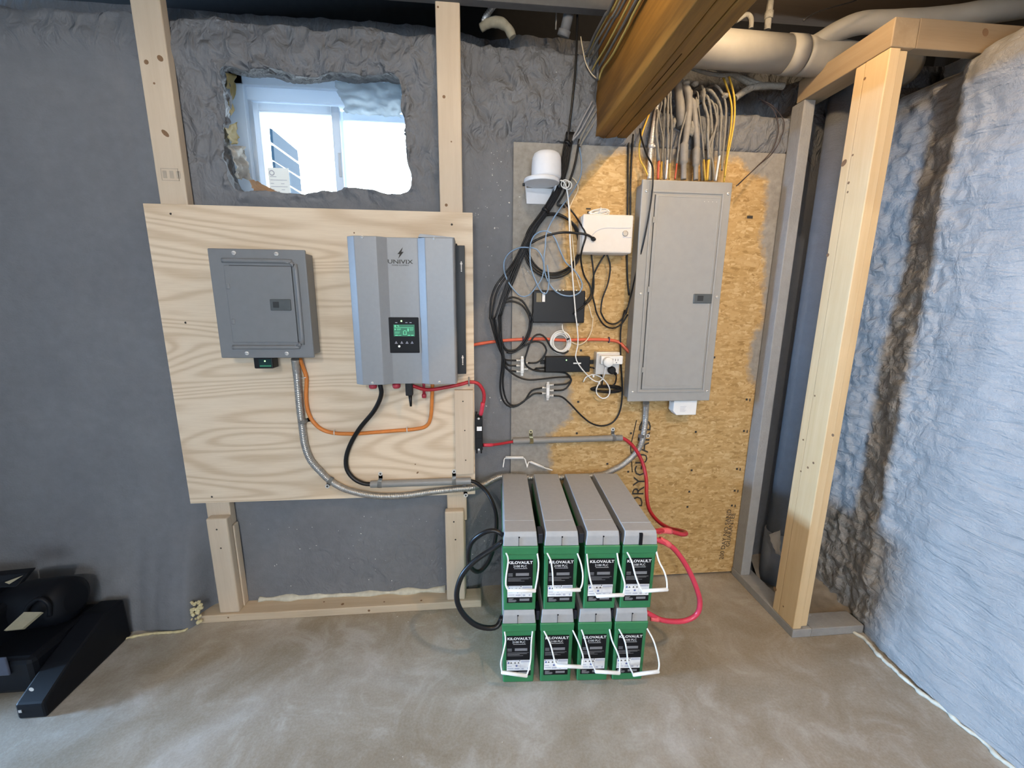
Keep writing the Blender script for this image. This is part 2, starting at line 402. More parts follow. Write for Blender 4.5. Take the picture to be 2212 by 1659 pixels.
def text(mb, body, origin, ux, uy, size, bold=0.0, sx=1.0, align='CENTER'):
    cu = bpy.data.curves.new('t', 'FONT'); cu.body = body; cu.size = 1; cu.align_x = align; cu.offset = bold; cu.resolution_u = 2
    o = bpy.data.objects.new('t', cu); COL.objects.link(o)
    dg = bpy.context.evaluated_depsgraph_get(); me = o.evaluated_get(dg).to_mesh()
    ux = Vector(ux); uy = Vector(uy); origin = Vector(origin)
    vs = [origin+ux*(v.co.x*size*sx)+uy*(v.co.y*size) for v in me.vertices]
    fs = [tuple(p.vertices) for p in me.polygons]
    mb.faces(vs, fs); o.evaluated_get(dg).to_mesh_clear()
    bpy.data.objects.remove(o); bpy.data.curves.remove(cu); return mb
def sstep(a, b, x):
    t = min(1, max(0, (x-a)/(b-a))); return t*t*(3-2*t)
def fbm(x, y, z, o=4): return noise.fractal(Vector((x, y, z)), 0.9, 2.1, o)

# ================================================================== SETTING
# floor
mb = MB(); NX, NY = 60, 60
def floor_z(x, y): return 0.0
mb.faces([(-7.45, -4.6, 0), (2.34, -4.6, 0), (2.34, 0.12, 0), (-7.45, 0.12, 0), (-7.45, -4.6, -.1), (2.34, -4.6, -.1), (2.34, 0.12, -.1), (-7.45, 0.12, -.1)],
         [(0, 1, 2, 3), (7, 6, 5, 4), (0, 4, 5, 1), (1, 5, 6, 2), (2, 6, 7, 3), (3, 7, 4, 0)])
structure('floor', mb, M['concrete'])

# back wall: sprayed foam, with the window opening
def wall_y(x, z):
    b = -0.05 + 0.056*sstep(-0.12, 0.06, x)
    osbz = sstep(0.165, 0.20, x)*(1-sstep(1.40, 1.44, x))*(1-sstep(2.06, 2.10, z))
    b += 0.03*osbz
    if z > 2.05 and x > 0.12: b -= (0.022-0.017*sstep(0.6, 0.7, x))*sstep(2.06, 2.10, z)*sstep(0.12, 0.2, x)
    lump = sstep(-0.12, 0.05, x)*sstep(1.95, 2.12, z)*(1-0.75*sstep(0.6, 0.7, x)*sstep(2.26, 2.2, z))
    aw = 0.6*sstep(0.30, 0.05, abs(x+0.55)-0.30)*sstep(1.75, 1.95, z)
    n1 = fbm(x*7+3, z*6, 1.3, 4); n2 = fbm(x*20, z*15, 7.1, 3); n0 = fbm(x*2.2, z*1.6, 4.4, 3)
    left = 1-sstep(-0.2, 0.1, x)
    d = n0*0.008*left + n1*(0.003+0.020*lump+0.016*aw) + n2*(0.0008+0.014*lump+0.013*aw)
    if osbz > 0.1: d *= (1-osbz)*0.3
    # ledge near the top of the wall
    d -= 0.02*left*math.exp(-((z-2.33-0.02*fbm(x*3, 0, 2))/0.05)**2)
    # flare to the floor on the left and under the plywood
    d -= (0.115+0.02*fbm(x*5, 0, 9))*(1-sstep(-1.28, -1.2, x))*(1-sstep(0.0, 0.62+0.05*n0, z)) + 0.012*(1-sstep(0.0, 0.3, z))*left
    y = b - d if False else b + d
    # roll back over the top into the dark rim cavity
    zt = 2.47+0.02*fbm(x*6, 0, 5) - 0.20*sstep(0.62, 0.72, x) if x < 1.42 else 2.42
    y += 0.24*sstep(zt-0.05, zt+0.03, z)
    return y
RX0, RX1, RZ0, RZ1 = -1.05, -0.14, 1.72, 2.42
mb = MB(); st = 0.0125
xs = [-7.45+0.4*i for i in range(10)]+[-3.45+0.08*i for i in range(21)]; x = xs[-1]
while x < 1.46: x += st; xs.append(x)
xs += [1.5, 1.6, 1.7, 1.85, 2.0, 2.34]
zs = []; z = 0.0
while z < 2.60: zs.append(z); z += st
i0 = max(i for i, v in enumerate(xs) if v <= RX0); i1 = min(i for i, v in enumerate(xs) if v >= RX1)
j0 = max(i for i, v in enumerate(zs) if v <= RZ0); j1 = min(i for i, v in enumerate(zs) if v >= RZ1)
V = [(x, wall_y(x, z), z) for z in zs for x in xs]; nx = len(xs); F = []
for j in range(len(zs)-1):
    for i in range(nx-1):
        if i0 <= i < i1 and j0 <= j < j1: continue
        F.append((j*nx+i, j*nx+i+1, (j+1)*nx+i+1, (j+1)*nx+i))
mb.faces(V, F, True)
# ring mesh from the opening's torn rim out to the rectangle; then the reveal running back to the window
OPX = [(480, 157), (500, 148), (549, 152), (590, 150), (632, 160), (678, 163), (726, 155), (772, 160), (826, 158), (855, 165), (866, 186), (867, 209), (865, 234), (874, 259), (876, 307), (879, 348), (888, 379.5), (884, 408.6), (851, 420), (810, 412), (768, 404.5), (726, 411), (690, 413), (657, 419), (605, 415), (560, 411), (533, 415), (500, 402), (484, 340), (478, 276), (486, 234), (482, 190)]
BPX = [(494, 157), (508, 161), (549, 168.5), (590, 168), (632, 180), (678, 181), (726, 175), (772, 181), (826, 177), (855, 182), (872, 186), (876, 209), (876, 234), (882, 259), (886, 307), (890, 348), (898, 379), (896, 414), (860, 428), (810, 420), (768, 414), (726, 421), (690, 423), (657, 428), (605, 424), (562, 418), (545, 420), (520, 405), (503, 338), (493, 276), (502, 234), (500, 192)]
A0 = [at(x, y, -0.06) for x, y in OPX]; B0 = [at(x, y, 0.10) for x, y in BPX]
NR = 320
def resample(P):
    n = len(P); out = []
    C_ = [P[-1]]+P+[P[0], P[1]]
    for k in range(NR):
        s_ = k/NR*n; i = int(s_); t = s_-i; a, b, c, d = [C_[(i+q)] for q in range(4)]
        out.append(0.5*((2*b)+(c-a)*t+(2*a-5*b+4*c-d)*t*t+(3*b-a-3*c+d)*t**3))
    return out
A = resample(A0); Bk = resample(B0)
hx0, hx1, hz0, hz1 = xs[i0], xs[i1], zs[j0], zs[j1]; cx, cz = -0.6, 2.04
def rect_hit(p):
    d = Vector((p.x-cx, p.z-cz)); ts = []
    if d.x: ts.append(((hx1 if d.x > 0 else hx0)-cx)/d.x)
    if d.y: ts.append(((hz1 if d.y > 0 else hz0)-cz)/d.y)
    t = min(v for v in ts if v > 0); return (cx+d.x*t, cz+d.y*t)
rings = []
MR = 26
for m in range(MR+1):
    t = m/MR; ring = []
    for k, a in enumerate(A):
        q = rect_hit(a); x_ = a.x+(q[0]-a.x)*t; z_ = a.z+(q[1]-a.z)*t
        y_ = wall_y(x_, z_)
        jag = (1-sstep(0, 0.5, t))
        y_ += jag*(0.022*fbm(x_*20, z_*20, 3.3, 4)-0.008)
        if t == 1: y_ += 0.0005
        ring.append((x_, y_, z_))
    rings.append(ring)
back = []
MRV = 12
for m in range(1, MRV+1):
    t = m/MRV; ring = []
    for k in range(NR):
        a = Vector(rings[0][k]); b = Bk[k]; p = a.lerp(b, t)
        c = Vector((cx, p.y, cz)); o_ = (p-c); o_.y = 0; o_ = o_.normalized()
        w = math.sin(math.pi*min(1, t*1.05))
        p += o_*(0.022*w*fbm(p.x*24, p.z*24+p.y*9, p.y*22, 4)+0.006*w)
        p += o_*0.004*fbm(p.x*70, p.y*60, p.z*70, 3)
        ring.append(tuple(p))
    back.append(ring)
allr = rings[::-1]+back
V = [v for r in allr for v in r]
F = [(i*NR+k, i*NR+(k+1) % NR, (i+1)*NR+(k+1) % NR, (i+1)*NR+k) for i in range(len(allr)-1) for k in range(NR)]
mb.faces(V, F, True)
wb_ = structure('wall_back', mb, M['foam'])
def rough_at(x, z):
    r = 0.015
    r = max(r, sstep(0.42, 0.12, max(0, abs(x+0.58)-0.32))*sstep(1.72, 2.0, z))
    r = max(r, sstep(-0.15, -0.02, x)*sstep(1.92, 2.15, z)*1.2)
    r = max(r, 0.45*sstep(-1.05, -0.6, x)*sstep(0.6, 0.2, z))
    r = max(r, 0.6*sstep(2.26, 2.34, z))
    return r
at_ = wb_.data.attributes.new('rough', 'FLOAT', 'POINT'); lo_ = wb_.location
for i, v in enumerate(wb_.data.vertices): at_.data[i].value = rough_at(v.co.x+lo_.x, v.co.z+lo_.z)
# the masonry that carries the window, seen only through the opening
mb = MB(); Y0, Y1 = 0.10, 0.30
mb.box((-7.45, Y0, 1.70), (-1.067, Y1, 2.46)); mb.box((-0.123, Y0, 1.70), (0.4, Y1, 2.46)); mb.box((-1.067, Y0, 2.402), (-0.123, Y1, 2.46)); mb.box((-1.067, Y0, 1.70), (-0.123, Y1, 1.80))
structure('wall_back_masonry', mb, M['dark'])  # near-black colour stands in for shade in the wall-top cavity
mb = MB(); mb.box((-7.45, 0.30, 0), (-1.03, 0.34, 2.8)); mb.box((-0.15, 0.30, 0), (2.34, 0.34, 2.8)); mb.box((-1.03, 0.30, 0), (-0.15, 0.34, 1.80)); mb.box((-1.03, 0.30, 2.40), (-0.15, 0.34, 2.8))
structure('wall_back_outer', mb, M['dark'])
# right wall: rippled foam that bulges toward the room at its foot
mb = MB()
ys = [0.12-0.009*i for i in range(92)]; y = ys[-1]
while y > -1.2: y -= 0.02; ys.append(y)
while y > -4.6: y -= 0.10; ys.append(y)
zs2 = [0.011*i for i in range(231)]
def right_x(y, z):
    base = 1.72-0.02*sstep(-0.45, -0.7, y)
    if y > -0.42: base += 0.03*sstep(-0.42, -0.30, y)
    n1 = fbm(y*3, z*2.2, 2.2, 4); n2 = fbm(y*5+z*2, z*24, 8.1, 3); n3 = fbm(y*14, z*14, 1.1, 3)
    rough = sstep(-0.62, -0.40, y)
    n4 = fbm(y*26, z*30, 6.1, 3)
    d = 0.022*n1+(0.004+0.004*rough)*n2+0.009*rough*n3+0.010*rough*n4
    d -= 0.022*sstep(0.35, 0.0, z)*sstep(-0.35, -0.5, y)
    return base+d-0.045*math.exp(-((z-2.21)/0.08)**2)*sstep(-0.36, -0.44, y)+0.46*sstep(2.25, 2.45, z+0.02*n1)
V = [(right_x(y, z), y, z) for z in zs2 for y in ys]; n = len(ys)
mb.faces(V, [(j*n+i, j*n+i+1, (j+1)*n+i+1, (j+1)*n+i) for j in range(len(zs2)-1) for i in range(n-1)], True)
wr_ = structure('wall_right', mb, M['foam_right'])
at_ = wr_.data.attributes.new('rough', 'FLOAT', 'POINT'); lo_ = wr_.location
for i, v in enumerate(wr_.data.vertices): at_.data[i].value = sstep(-0.70, -0.42, v.co.y+lo_.y)*sstep(2.3, 1.7, v.co.z+lo_.z)+0.05
mb = MB(); mb.box((2.34, -4.6, 0), (2.38, 0.34, 2.8)); structure('wall_right_outer', mb, M['dark'])
# unseen sides of the basement: left wall with its window opening, rear wall
mb = MB(); mb.box((-7.49, -4.6, 0), (-7.45, -1.75, 2.8)); mb.box((-7.49, -0.45, 0), (-7.45, 0.34, 2.8)); mb.box((-7.49, -1.75, 0), (-7.45, -0.45, 1.40)); mb.box((-7.49, -1.75, 2.05), (-7.45, -0.45, 2.8))
structure('wall_left', mb, M['foam'])
mb = MB(); mb.box((-2.42, -0.58, 0), (-2.30, 0.04, 2.50)); mb.box((-2.42, -4.6, 1.94), (-2.30, -0.58, 2.50)); structure('light_block_partition', mb, M['foam'])  # unseen stub and header, added to block the left window's daylight
mb = MB(); mb.box((-7.49, -4.64, 0), (-0.65, -4.6, 2.8)); mb.box((0.85, -4.64, 0), (2.38, -4.6, 2.8)); mb.box((-0.65, -4.64, 0), (0.85, -4.6, 1.05)); mb.box((-0.65, -4.64, 2.05), (0.85, -4.6, 2.8)); structure('wall_rear', mb, M['foam'])
# ceiling: subfloor sheet over joists that run along the back wall
mb = MB(); mb.box((-7.49, -4.64, 2.76), (2.38, 0.34, 2.80)); structure('ceiling', mb, M['subfloor'])
for i, (ya, x0, x1) in enumerate(((-0.10, -1.06, 0.53), (-0.50, -7.4, 2.33), (-0.92, -7.4, 2.33), (-1.34, -7.4, 2.33), (-1.76, -7.4, 2.33), (-2.2, -7.4, 2.33), (-2.7, -7.4, 2.33), (-3.1, -7.4, 2.33), (-3.5, -7.4, 2.33), (-4.0, -7.4, 2.33))):
    mb = MB(); mb.box((x0, ya-0.019, 2.508), (x1, ya+0.019, 2.759), 0.002)
    structure('ceiling_joist', mb, M['joist'] if i else plain('coated_joist', (.10, .10, .105), .8))

# window unit
win = thing('window_1', None, None, (-0.59, 0.2, 1.80), kind='structure')
mb = MB(); X0, X1, Z0, Z1, YF = -1.065, -0.125, 1.802, 2.40, 0.2
for lo, hi in (((X0, YF-.02, Z0), (X0+.105, YF+.08, Z1)), ((X1-.085, YF-.02, Z0), (X1, YF+.08, Z1)), ((X0, YF-.02, Z1-.078), (X1, YF+.08, Z1)), ((X0, YF-.02, Z0), (X1, YF+.08, Z0+.04)),
               ((X0+.105, YF+.0, 2.272), (X1-.085, YF+.08, 2.325)), ((X0+.105, YF+.005, Z0+.04), (X0+.122, YF+.08, 2.28))):
    mb.box(lo, hi, 0.003)
part('window_frame', mb, M['vinyl'], win)
def sash(x0, x1, y, z1, nm):
    mb = MB(); w = 0.034
    z0 = Z0+.045
    mb.box((x0, y-.012, z0), (x0+w, y+.012, z1), .003); mb.box((x1-w, y-.012, z0), (x1, y+.012, z1), .003)
    mb.box((x0+w, y-.012, z1-w), (x1-w, y+.012, z1), .003); mb.box((x0+w, y-.012, z0), (x1-w, y+.012, z0+w), .003)
    p = part('sash', mb, M['vinyl'], win)
    g = MB(); g.box((x0+w-.003, y-.003, z0+w-.003), (x1-w+.003, y+.003, z1-w+.003)); part('pane', g, M['glass'], p)
    return p
sash(-0.955, -0.583, 0.222, 2.268, 'l'); sash(-0.612, -0.215, 0.255, 2.262, 'r')
mb = MB(); mb.box((-0.60, 0.206, 1.98), (-0.588, 0.214, 2.08), .002); part('sash_lock', mb, M['vinyl'], win)
# energy sticker on the left pane
yS = 0.2175; a = at(578, 362, yS); b = at(628, 418, yS)
st_ = thing('window_sticker', 'white energy rating sticker on the lower left window pane', 'sticker', ((a.x+b.x)/2, yS, b.z))
mb = MB(); mb.box((a.x, yS-.0004, b.z), (b.x, yS+.0006, a.z)); part('paper', mb, M['sticker'], st_)
mb = MB(); w = b.x-a.x; h = a.z-b.z
mb.tube(catmull([Vector((a.x+w*(.18+.11*math.cos(t*math.pi/6)), yS-.001, a.z-h*.2+h*.09*math.sin(t*math.pi/6))) for t in range(-3, 10)], .002), 0.002, 6)
for ry, n_, wd in ((.35, 1, .3), (.48, 1, .8), (.62, 2, .16), (.74, 1, .8), (.86, 2, .16)):
    for q in range(n_): mb.box((a.x+w*(.08+.5*q), yS-.001, a.z-h*ry-h*.012), (a.x+w*(.08+.5*q+wd), yS-.0005, a.z-h*ry+h*.012))
part('printing', mb, M['inkl'], st_)
# torn sheeting, foam and foil round the window reveal
def crumple(mb, quadpts, nu, nv, amp, seed, th=0.0):
    a, b, c, d = [Vector(p) for p in quadpts]; nrm = (b-a).cross(d-a).normalized()
    V = []
    for j in range(nv+1):
        for i in range(nu+1):
            u, v = i/nu, j/nv; p = (a.lerp(b, u)).lerp(d.lerp(c, u), v)
            V.append(p+nrm*amp*fbm(u*4+seed, v*4, seed, 3)+(b-a)*0.06*fbm(v*5, seed, 1)*(1 if 0 < i < nu or True else 0)+(d-a)*0.10*fbm(u*5, seed, 2)*v)
    mb.faces(V, [(j*(nu+1)+i, j*(nu+1)+i+1, (j+1)*(nu+1)+i+1, (j+1)*(nu+1)+i) for j in range(nv) for i in range(nu)], True)
    r = bmesh.ops.solidify(mb.bm, geom=mb.bm.faces[:], thickness=0.0015)
    return mb
mb = MB(); crumple(mb, [cn(1260, 220, .10), cn(1960, 235, .10), cn(1950, 590, .17), cn(1380, 560, .17)], 22, 14, 0.02, 3.1)
single('plastic_sheet', mb, M['film'], 'torn milky plastic sheet hanging over the window\'s upper right corner', 'plastic sheet')
mb = MB(); crumple(mb, [cn(130, 130, .04), cn(235, 150, .12), cn(215, 560, .12), cn(165, 560, .05)], 8, 16, 0.012, 5.7)
single('foam_strip', mb, M['yfoam_t'], 'pale yellow foam strip at the window opening\'s upper left edge', 'insulation')
mb = MB(); crumple(mb, [cn(125, 700, .0), cn(250, 640, .11), cn(262, 880, .12), cn(170, 870, .02)], 8, 10, 0.014, 9.2)
single('foam_scrap', mb, M['yfoam_t'], 'bulging yellow foam scrap halfway up the window opening\'s left side', 'insulation')
mb = MB(); crumple(mb, [cn(185, 880, .0), cn(330, 900, .12), cn(400, 1240, .13), cn(260, 1230, .02)], 16, 18, 0.022, 12.4)
single('foil_sheet', mb, M['foil'], 'crumpled pale foil sheet at the window opening\'s lower left side', 'foil')
mb = MB(); crumple(mb, [cn(380, 1240, .06), cn(470, 1260, .13), cn(700, 1390, .13), cn(420, 1370, .03)], 10, 8, 0.012, 15.4)
single('foam_wedge', mb, plain('orange_tan_foam', (0.62, 0.40, 0.24), 0.8), 'orange tan foam wedge in the window opening\'s bottom left corner', 'insulation')
# solar array outside
sa = thing('solar_array', 'blue solar panels on a rack outside, seen through the left pane', 'solar panels', at(610, 420, 4.0)-Vector((0, 0, .6)))
for q in ([(585, 705), (855, 930), (868, 1045), (597, 850)], [(600, 880), (872, 1075), (887, 1205), (612, 1035)], [(616, 1050), (887, 1228), (899, 1362), (628, 1200)], [(630, 1220), (901, 1385), (910, 1480), (640, 1370)]):
    mb = MB(); P_ = [cn(q[0][0], q[0][1], 4.0), cn(q[1][0], q[1][1], 5.0), cn(q[2][0], q[2][1], 5.0), cn(q[3][0], q[3][1], 4.0)]
    mb.prism(P_, (0.02, 0.03, 0)); part('solar_panel', mb, M['solar'], sa)
mb = MB(); p = cn(610, 1370, 4.05); mb.cyl(p, (p.x, p.y, -0.5), .03); p = cn(890, 1480, 5.05); mb.cyl(p, (p.x, p.y, -0.5), .03); part('rack_post', mb, M['galv'], sa)
mb = MB(); mb.box((-8, 0.36, -0.6), (8, 14, -0.5)); structure('ground_outside', mb, plain('outdoor_gravel', (0.5, 0.49, 0.46), 0.9))

# ================================================================== LUMBER
def knots(mb, lst, nrm, mi=1):
    mb.mi = mi
    for c, r, sy in lst: mb.disc(c, nrm, r, 10, sy)
    mb.mi = 0
YS, YB, YP = -0.097, -0.059, -0.115            # stud face, stud back, plywood face
def stud_x(px, py): return at(px, py, YS).x
STUD = [M['pine'], M['stain'], M['ink'], M['stamp']]
mb = MB(); xl = stud_x(345.6, 439); xr = xl+0.098
mb.box((xl, YS, 0.45), (xr, YB, 2.757), .004)
fy = YS-.0005
knots(mb, [(at(316, 134, fy), .008, 1), (at(346, 126, fy), .009, 1.3), (at(357, 288, fy), .008, 2.0), (at(333, 180, fy), .004, 1)], (0, -1, 0))
a = at(346, 363, fy); b = at(388, 391, fy); mb.mi = 3
for q in range(3): mb.box((a.x+.006+q*.024, fy-.0003, b.z+.008), (a.x+.02+q*.024, fy, a.z-.008))
for lo, hi in (((a.x, b.z), (b.x, b.z+.002)), ((a.x, a.z-.002), (b.x, a.z)), ((a.x, b.z), (a.x+.002, a.z)), ((b.x-.002, b.z), (b.x, a.z))):
    mb.box((lo[0], fy-.0003, lo[1]), (hi[0], fy, hi[1]))
mb.mi = 0
single('wall_stud', mb, STUD, 'pine stud left of the window with a grade stamp above the plywood', 'stud', 'studs behind the plywood')
mb = MB(); xl2 = stud_x(950.5, 458); xr2 = xl2+0.09
mb.box((xl2, YS, 0.43), (xr2, YB, 2.757), .004)
knots(mb, [(at(959, 209, fy), .006, 1), (at(964, 443, fy), .006, 1), (at(975, 306, fy), .003, 1), (at(946, 15, fy), .004, 1)], (0, -1, 0))
single('wall_stud', mb, STUD, 'pine stud right of the window rising from the plywood to the ceiling', 'stud', 'studs behind the plywood')
# stud feet under the plywood, standing on the bottom plate
pl0 = atz(427, 1347, 0); pl1 = atz(1040, 1312, 0); PF = -0.146
def foot(pxa, pxb, ztop, label, yf=-0.135, yb=-0.097, side=None):
    a = at(pxa[0], pxa[1], yf); b = at(pxb[0], pxb[1], yf)
    mb = MB(); mb.box((a.x, yf, 0.0385), (b.x, yb, ztop), .006)
    f_ = yf-.0005
    knots(mb, [(Vector((a.x+.04, f_, ztop-.05)), .004, 1), (Vector((a.x+.046, f_, ztop-.14)), .004, 1)], (0, -1, 0), 2)
    return single('sister_block', mb, STUD, label, 'wood block', 'blocks on the bottom plate'), a, b
zL = at(440, 1122, -.135).z
foot((463, 1250), (507, 1250), zL, 'left pine block nailed before the stud foot on the bottom plate')
zR = at(965, 1106, -.135).z
foot((963, 1200), (1003.5, 1200), zR, 'right pine block beside the black battery cable loops')
a = at(470, 1250, -.097)
mb = MB(); mb.box((a.x-.002, -.0965, .0385), (a.x+.1, -.0585, 0.449), .004); single('stud_foot', mb, STUD, 'foot of the left stud behind its block, under the plywood', 'stud')
a = at(965, 1250, -.097)
mb = MB(); mb.box((a.x+.006, -.0965, .0385), (a.x+.092, -.0585, 0.429), .004); single('stud_foot', mb, STUD, 'foot of the right stud behind its block, under the plywood', 'stud')
mb = MB(); mb.box((pl0.x, PF, 0.0), (pl1.x, -.057, 0.038), .004)
ft = 0.0385
knots(mb, [(atz(740, 1305, ft), .007, 1.0), (atz(910, 1297, ft), .005, 1), (atz(700, 1300, ft), .004, 1), (atz(830, 1300, ft), .004, 1)], (0, 0, 1))
knots(mb, [(at(797, 1319, PF-.0005), .006, 1), (at(493, 1334, PF-.0005), .004, 1)], (0, -1, 0))
single('bottom_plate', mb, [M['pine_x'], M['stain']], 'long pine plate lying on the floor under the plywood', 'wood plate')

# plywood board
pT, pBm = at(308, 439, YP).z, at(413, 1088, YP).z
pX0, pX1 = at(308, 439, YP).x, at(1021, 461, YP).x
ply = thing('plywood_board', 'square pale plywood board carrying the two grey electrical boxes', 'plywood board', ((pX0+pX1)/2, YP, pBm))
mb = MB(); mb.box((pX0, YP, pBm), (pX1, YS-.0005, pT), .0015); mb.mi = 1
for (x_, y_, r_, s_) in ((902, 1021, .006, .6), (897, 1003, .003, 1), (527, 560, .003, .8), (765, 503, .003, 1)): mb.disc(at(x_, y_, YP-.0006), (0, -1, 0), r_, 12, s_)
part('sheet', mb, [M['ply'], M['stain']], ply)
for (x_, y_) in ((369, 462), (976, 485), (401, 697), (458, 1073)):
    mb = MB(); mb.cyl(at(x_, y_, YP-.0012), at(x_, y_, YP+.0005), .0042, 12); part('screw', mb, M['ink'], ply)
# small pine block screwed on the board's right edge
a = at(981, 843, -.134); b = at(1024, 1024, -.134)
blk = thing('pine_block', 'pale pine block screwed on the plywood\'s lower right edge', 'wood block', ((a.x+b.x)/2, -.125, b.z))
mb = MB(); mb.box((a.x, -.134, b.z), (b.x, YP-.0005, a.z), .002); part('block', mb, M['pine'], blk)
for (x_, y_) in ((1000, 867), (1004, 930), (1006, 994)):
    mb = MB(); mb.cyl(at(x_, y_, -.1352), at(x_, y_, -.134), .003, 10); part('screw', mb, M['ink'], blk)

# OSB board with foam overspray (spray = how far the paint-like overspray covers the strands)
OX0, OX1, OZ0, OZ1 = 0.172, 1.40, 0.012, 2.085
BARE = [(1250, 395), (1290, 345), (1345, 325), (1440, 350), (1570, 345), (1600, 345), (1622, 380), (1656, 385), (1652, 470), (1640, 520), (1652, 560), (1648, 640), (1650, 690), (1625, 730), (1615, 800), (1640, 860), (1660, 880), (1640, 1000), (1600, 1260), (1180, 1270), (1190, 1000), (1185, 940), (1235, 905), (1232, 850), (1225, 790), (1220, 700), (1215, 620), (1215, 540), (1215, 470)]
BP = [(at(x, y, 0).x, at(x, y, 0).z) for x, y in BARE]
def pdist(x, z):
    ins = False; dm = 9; n = len(BP)
    for i in range(n):
        x1, z1 = BP[i]; x2, z2 = BP[(i+1) % n]
        if (z1 > z) != (z2 > z) and x < (x2-x1)*(z-z1)/(z2-z1)+x1: ins = not ins
        dx, dz = x2-x1, z2-z1; t = max(0, min(1, ((x-x1)*dx+(z-z1)*dz)/(dx*dx+dz*dz+1e-9)))
        dm = min(dm, math.hypot(x-x1-t*dx, z-z1-t*dz))
    return -dm if ins else dm
osb = thing('osb_board', 'tall strand board on the wall behind the breaker panel, grey overspray round it', 'strand board', ((OX0+OX1)/2, 0, OZ0))
mb = MB(); nx, nz = 80, 130
V = [(OX0+(OX1-OX0)*i/nx, 0, OZ0+(OZ1-OZ0)*j/nz) for j in range(nz+1) for i in range(nx+1)]
F = [(j*(nx+1)+i, j*(nx+1)+i+1, (j+1)*(nx+1)+i+1, (j+1)*(nx+1)+i) for j in range(nz) for i in range(nx)]
mb.faces(V, F)
mb.faces([(OX0, 0, OZ0), (OX1, 0, OZ0), (OX1, 0, OZ1), (OX0, 0, OZ1), (OX0, .012, OZ0), (OX1, .012, OZ0), (OX1, .012, OZ1), (OX0, .012, OZ1)], [(0, 4, 5, 1), (1, 5, 6, 2), (2, 6, 7, 3), (3, 7, 4, 0), (4, 7, 6, 5)])
sh = part('strand_sheet', mb, M['osb'], osb)
att = sh.data.attributes.new('spray', 'FLOAT', 'POINT'); ro = rootmat(osb).translation
for i, v in enumerate(sh.data.vertices):
    d = pdist(v.co.x+ro.x, v.co.z+ro.z); att.data[i].value = 0.5+max(-0.6, min(0.6, d*9))
mb = MB()
text(mb, 'DRYGUARD', at(1397, 1003, -.0012), at(1405, 900, 0)-at(1397, 1003, 0) if False else (0.03, 0, 1), (-1, 0, 0.03), 0.088, 0.0, 0.98)
part('printed_name', mb, M['ink'], osb)
mb = MB(); text(mb, '200 DAY NO SAND', at(1571, 1155, -.0012), (0.04, 0, 1), (-1, 0, 0.04), 0.034, 0.0, 1.0); text(mb, 'GUARANTEE', at(1582, 1145, -.0012), (0.04, 0, 1), (-1, 0, 0.04), 0.034, 0.0, 1.0)
part('printed_guarantee', mb, M['ink'], osb)
mb = MB()
def mark(x, y, w=7, h=6):
    p = at(x, y, -.001); s_ = .0021
    mb.quad(p+Vector((-w*s_/2, 0, -h*s_/2)), p+Vector((w*s_/2, 0, -h*s_/2)), p+Vector((w*s_/2, 0, h*s_/2)), p+Vector((-w*s_/2, 0, h*s_/2)))
for x_, y_ in ((1503, 933), (1494, 1016), (1489, 1062), (1485, 1095), (1357, 1019), (1363, 936), (1271, 459), (1282, 456), (1255, 757), (1249, 868), (1246, 936), (1312, 1002), (1543, 772)): mark(x_, y_, 5, 5)
for x_, y_ in ((1613, 863), (1607, 931), (1592, 1013), (1587, 1060), (1581, 1092)): mark(x_, y_, 5, 5); mark(x_+7, y_+1, 3, 7)
mark(1620, 469, 13, 6); mark(1271, 451, 10, 3)
p0 = at(1375, 908, -.001); p1 = at(1362, 965, -.001); mb.tube([p0, p1, at(1366, 1020, -.001)], .0025, 5)
part('printed_marks', mb, M['ink'], osb)

# ================================================================== BREAKER PANEL (right)
def screw(parent, p, r=.006, mat='galv'):
    mb = MB(); mb.lathe(Vector(p), (0, -1, 0), [(r, 0), (r, .0015), (r*.75, .003), (r*.2, .0036)], 14); mb.mi = 1
    mb.box(Vector(p)+Vector((-r*.7, -.0042, -.0007)), Vector(p)+Vector((r*.7, -.0034, .0007))); return part('screw', mb, [M[mat], M['ink']], parent)
PY = -0.092
q0, q1, q2, q3 = at(1392, 386, PY), at(1587.5, 394, PY), at(1531, 864, PY), at(1354, 870, PY)
px0, px1, pz1, pz0 = (q0.x+q3.x)/2, (q1.x+q2.x)/2, (q0.z+q1.z)/2, (q2.z+q3.z)/2
pan = thing('breaker_panel', 'tall grey breaker panel on the strand board with cables entering its top', 'breaker panel', ((px0+px1)/2, 0, pz0))
mb = MB(); mb.box((px0+.009, -.076, pz0+.010), (px1-.009, -.0006, pz1-.010), .002); part('enclosure', mb, M['panel'], pan)
mb = MB(); mb.box((px0, PY+.004, pz0), (px1, -.0765, pz1), .0035)
# raised rim round the door
def rim(mb, x0, z0, x1, z1, w, y0, y1, b=.0025):
    mb.box((x0, y1, z0), (x0+w, y0, z1), b); mb.box((x1-w, y1, z0), (x1, y0, z1), b)
    mb.box((x0+w*.5, y1, z0), (x1-w*.5, y0, z0+w), b); mb.box((x0+w*.5, y1, z1-w), (x1-w*.5, y0, z1), b)
rim(mb, px0+.040, pz0+.042, px1-.032, pz1-.040, .010, PY+.0045, PY)
part('cover', mb, M['panel'], pan)
dx0, dx1, dz0, dz1 = px0+.060, px1-.046, pz0+.058, pz1-.058
mb = MB(); mb.box((dx0, PY-.0005, dz0), (dx1, PY+.0055, dz1), .003)
rim(mb, dx0+.012, dz0+.014, dx1-.006, dz1-.006, .003, PY+.0002, PY-.0014, .001)
door = part('door', mb, M['panel'], pan)
for z_ in (dz1-.10, (dz0+dz1)/2+.03, dz0+.09):
    mb = MB(); mb.box((dx0-.006, PY-.003, z_-.012), (dx0+.004, PY+.002, z_+.012), .002); part('hinge', mb, M['panel'], pan)
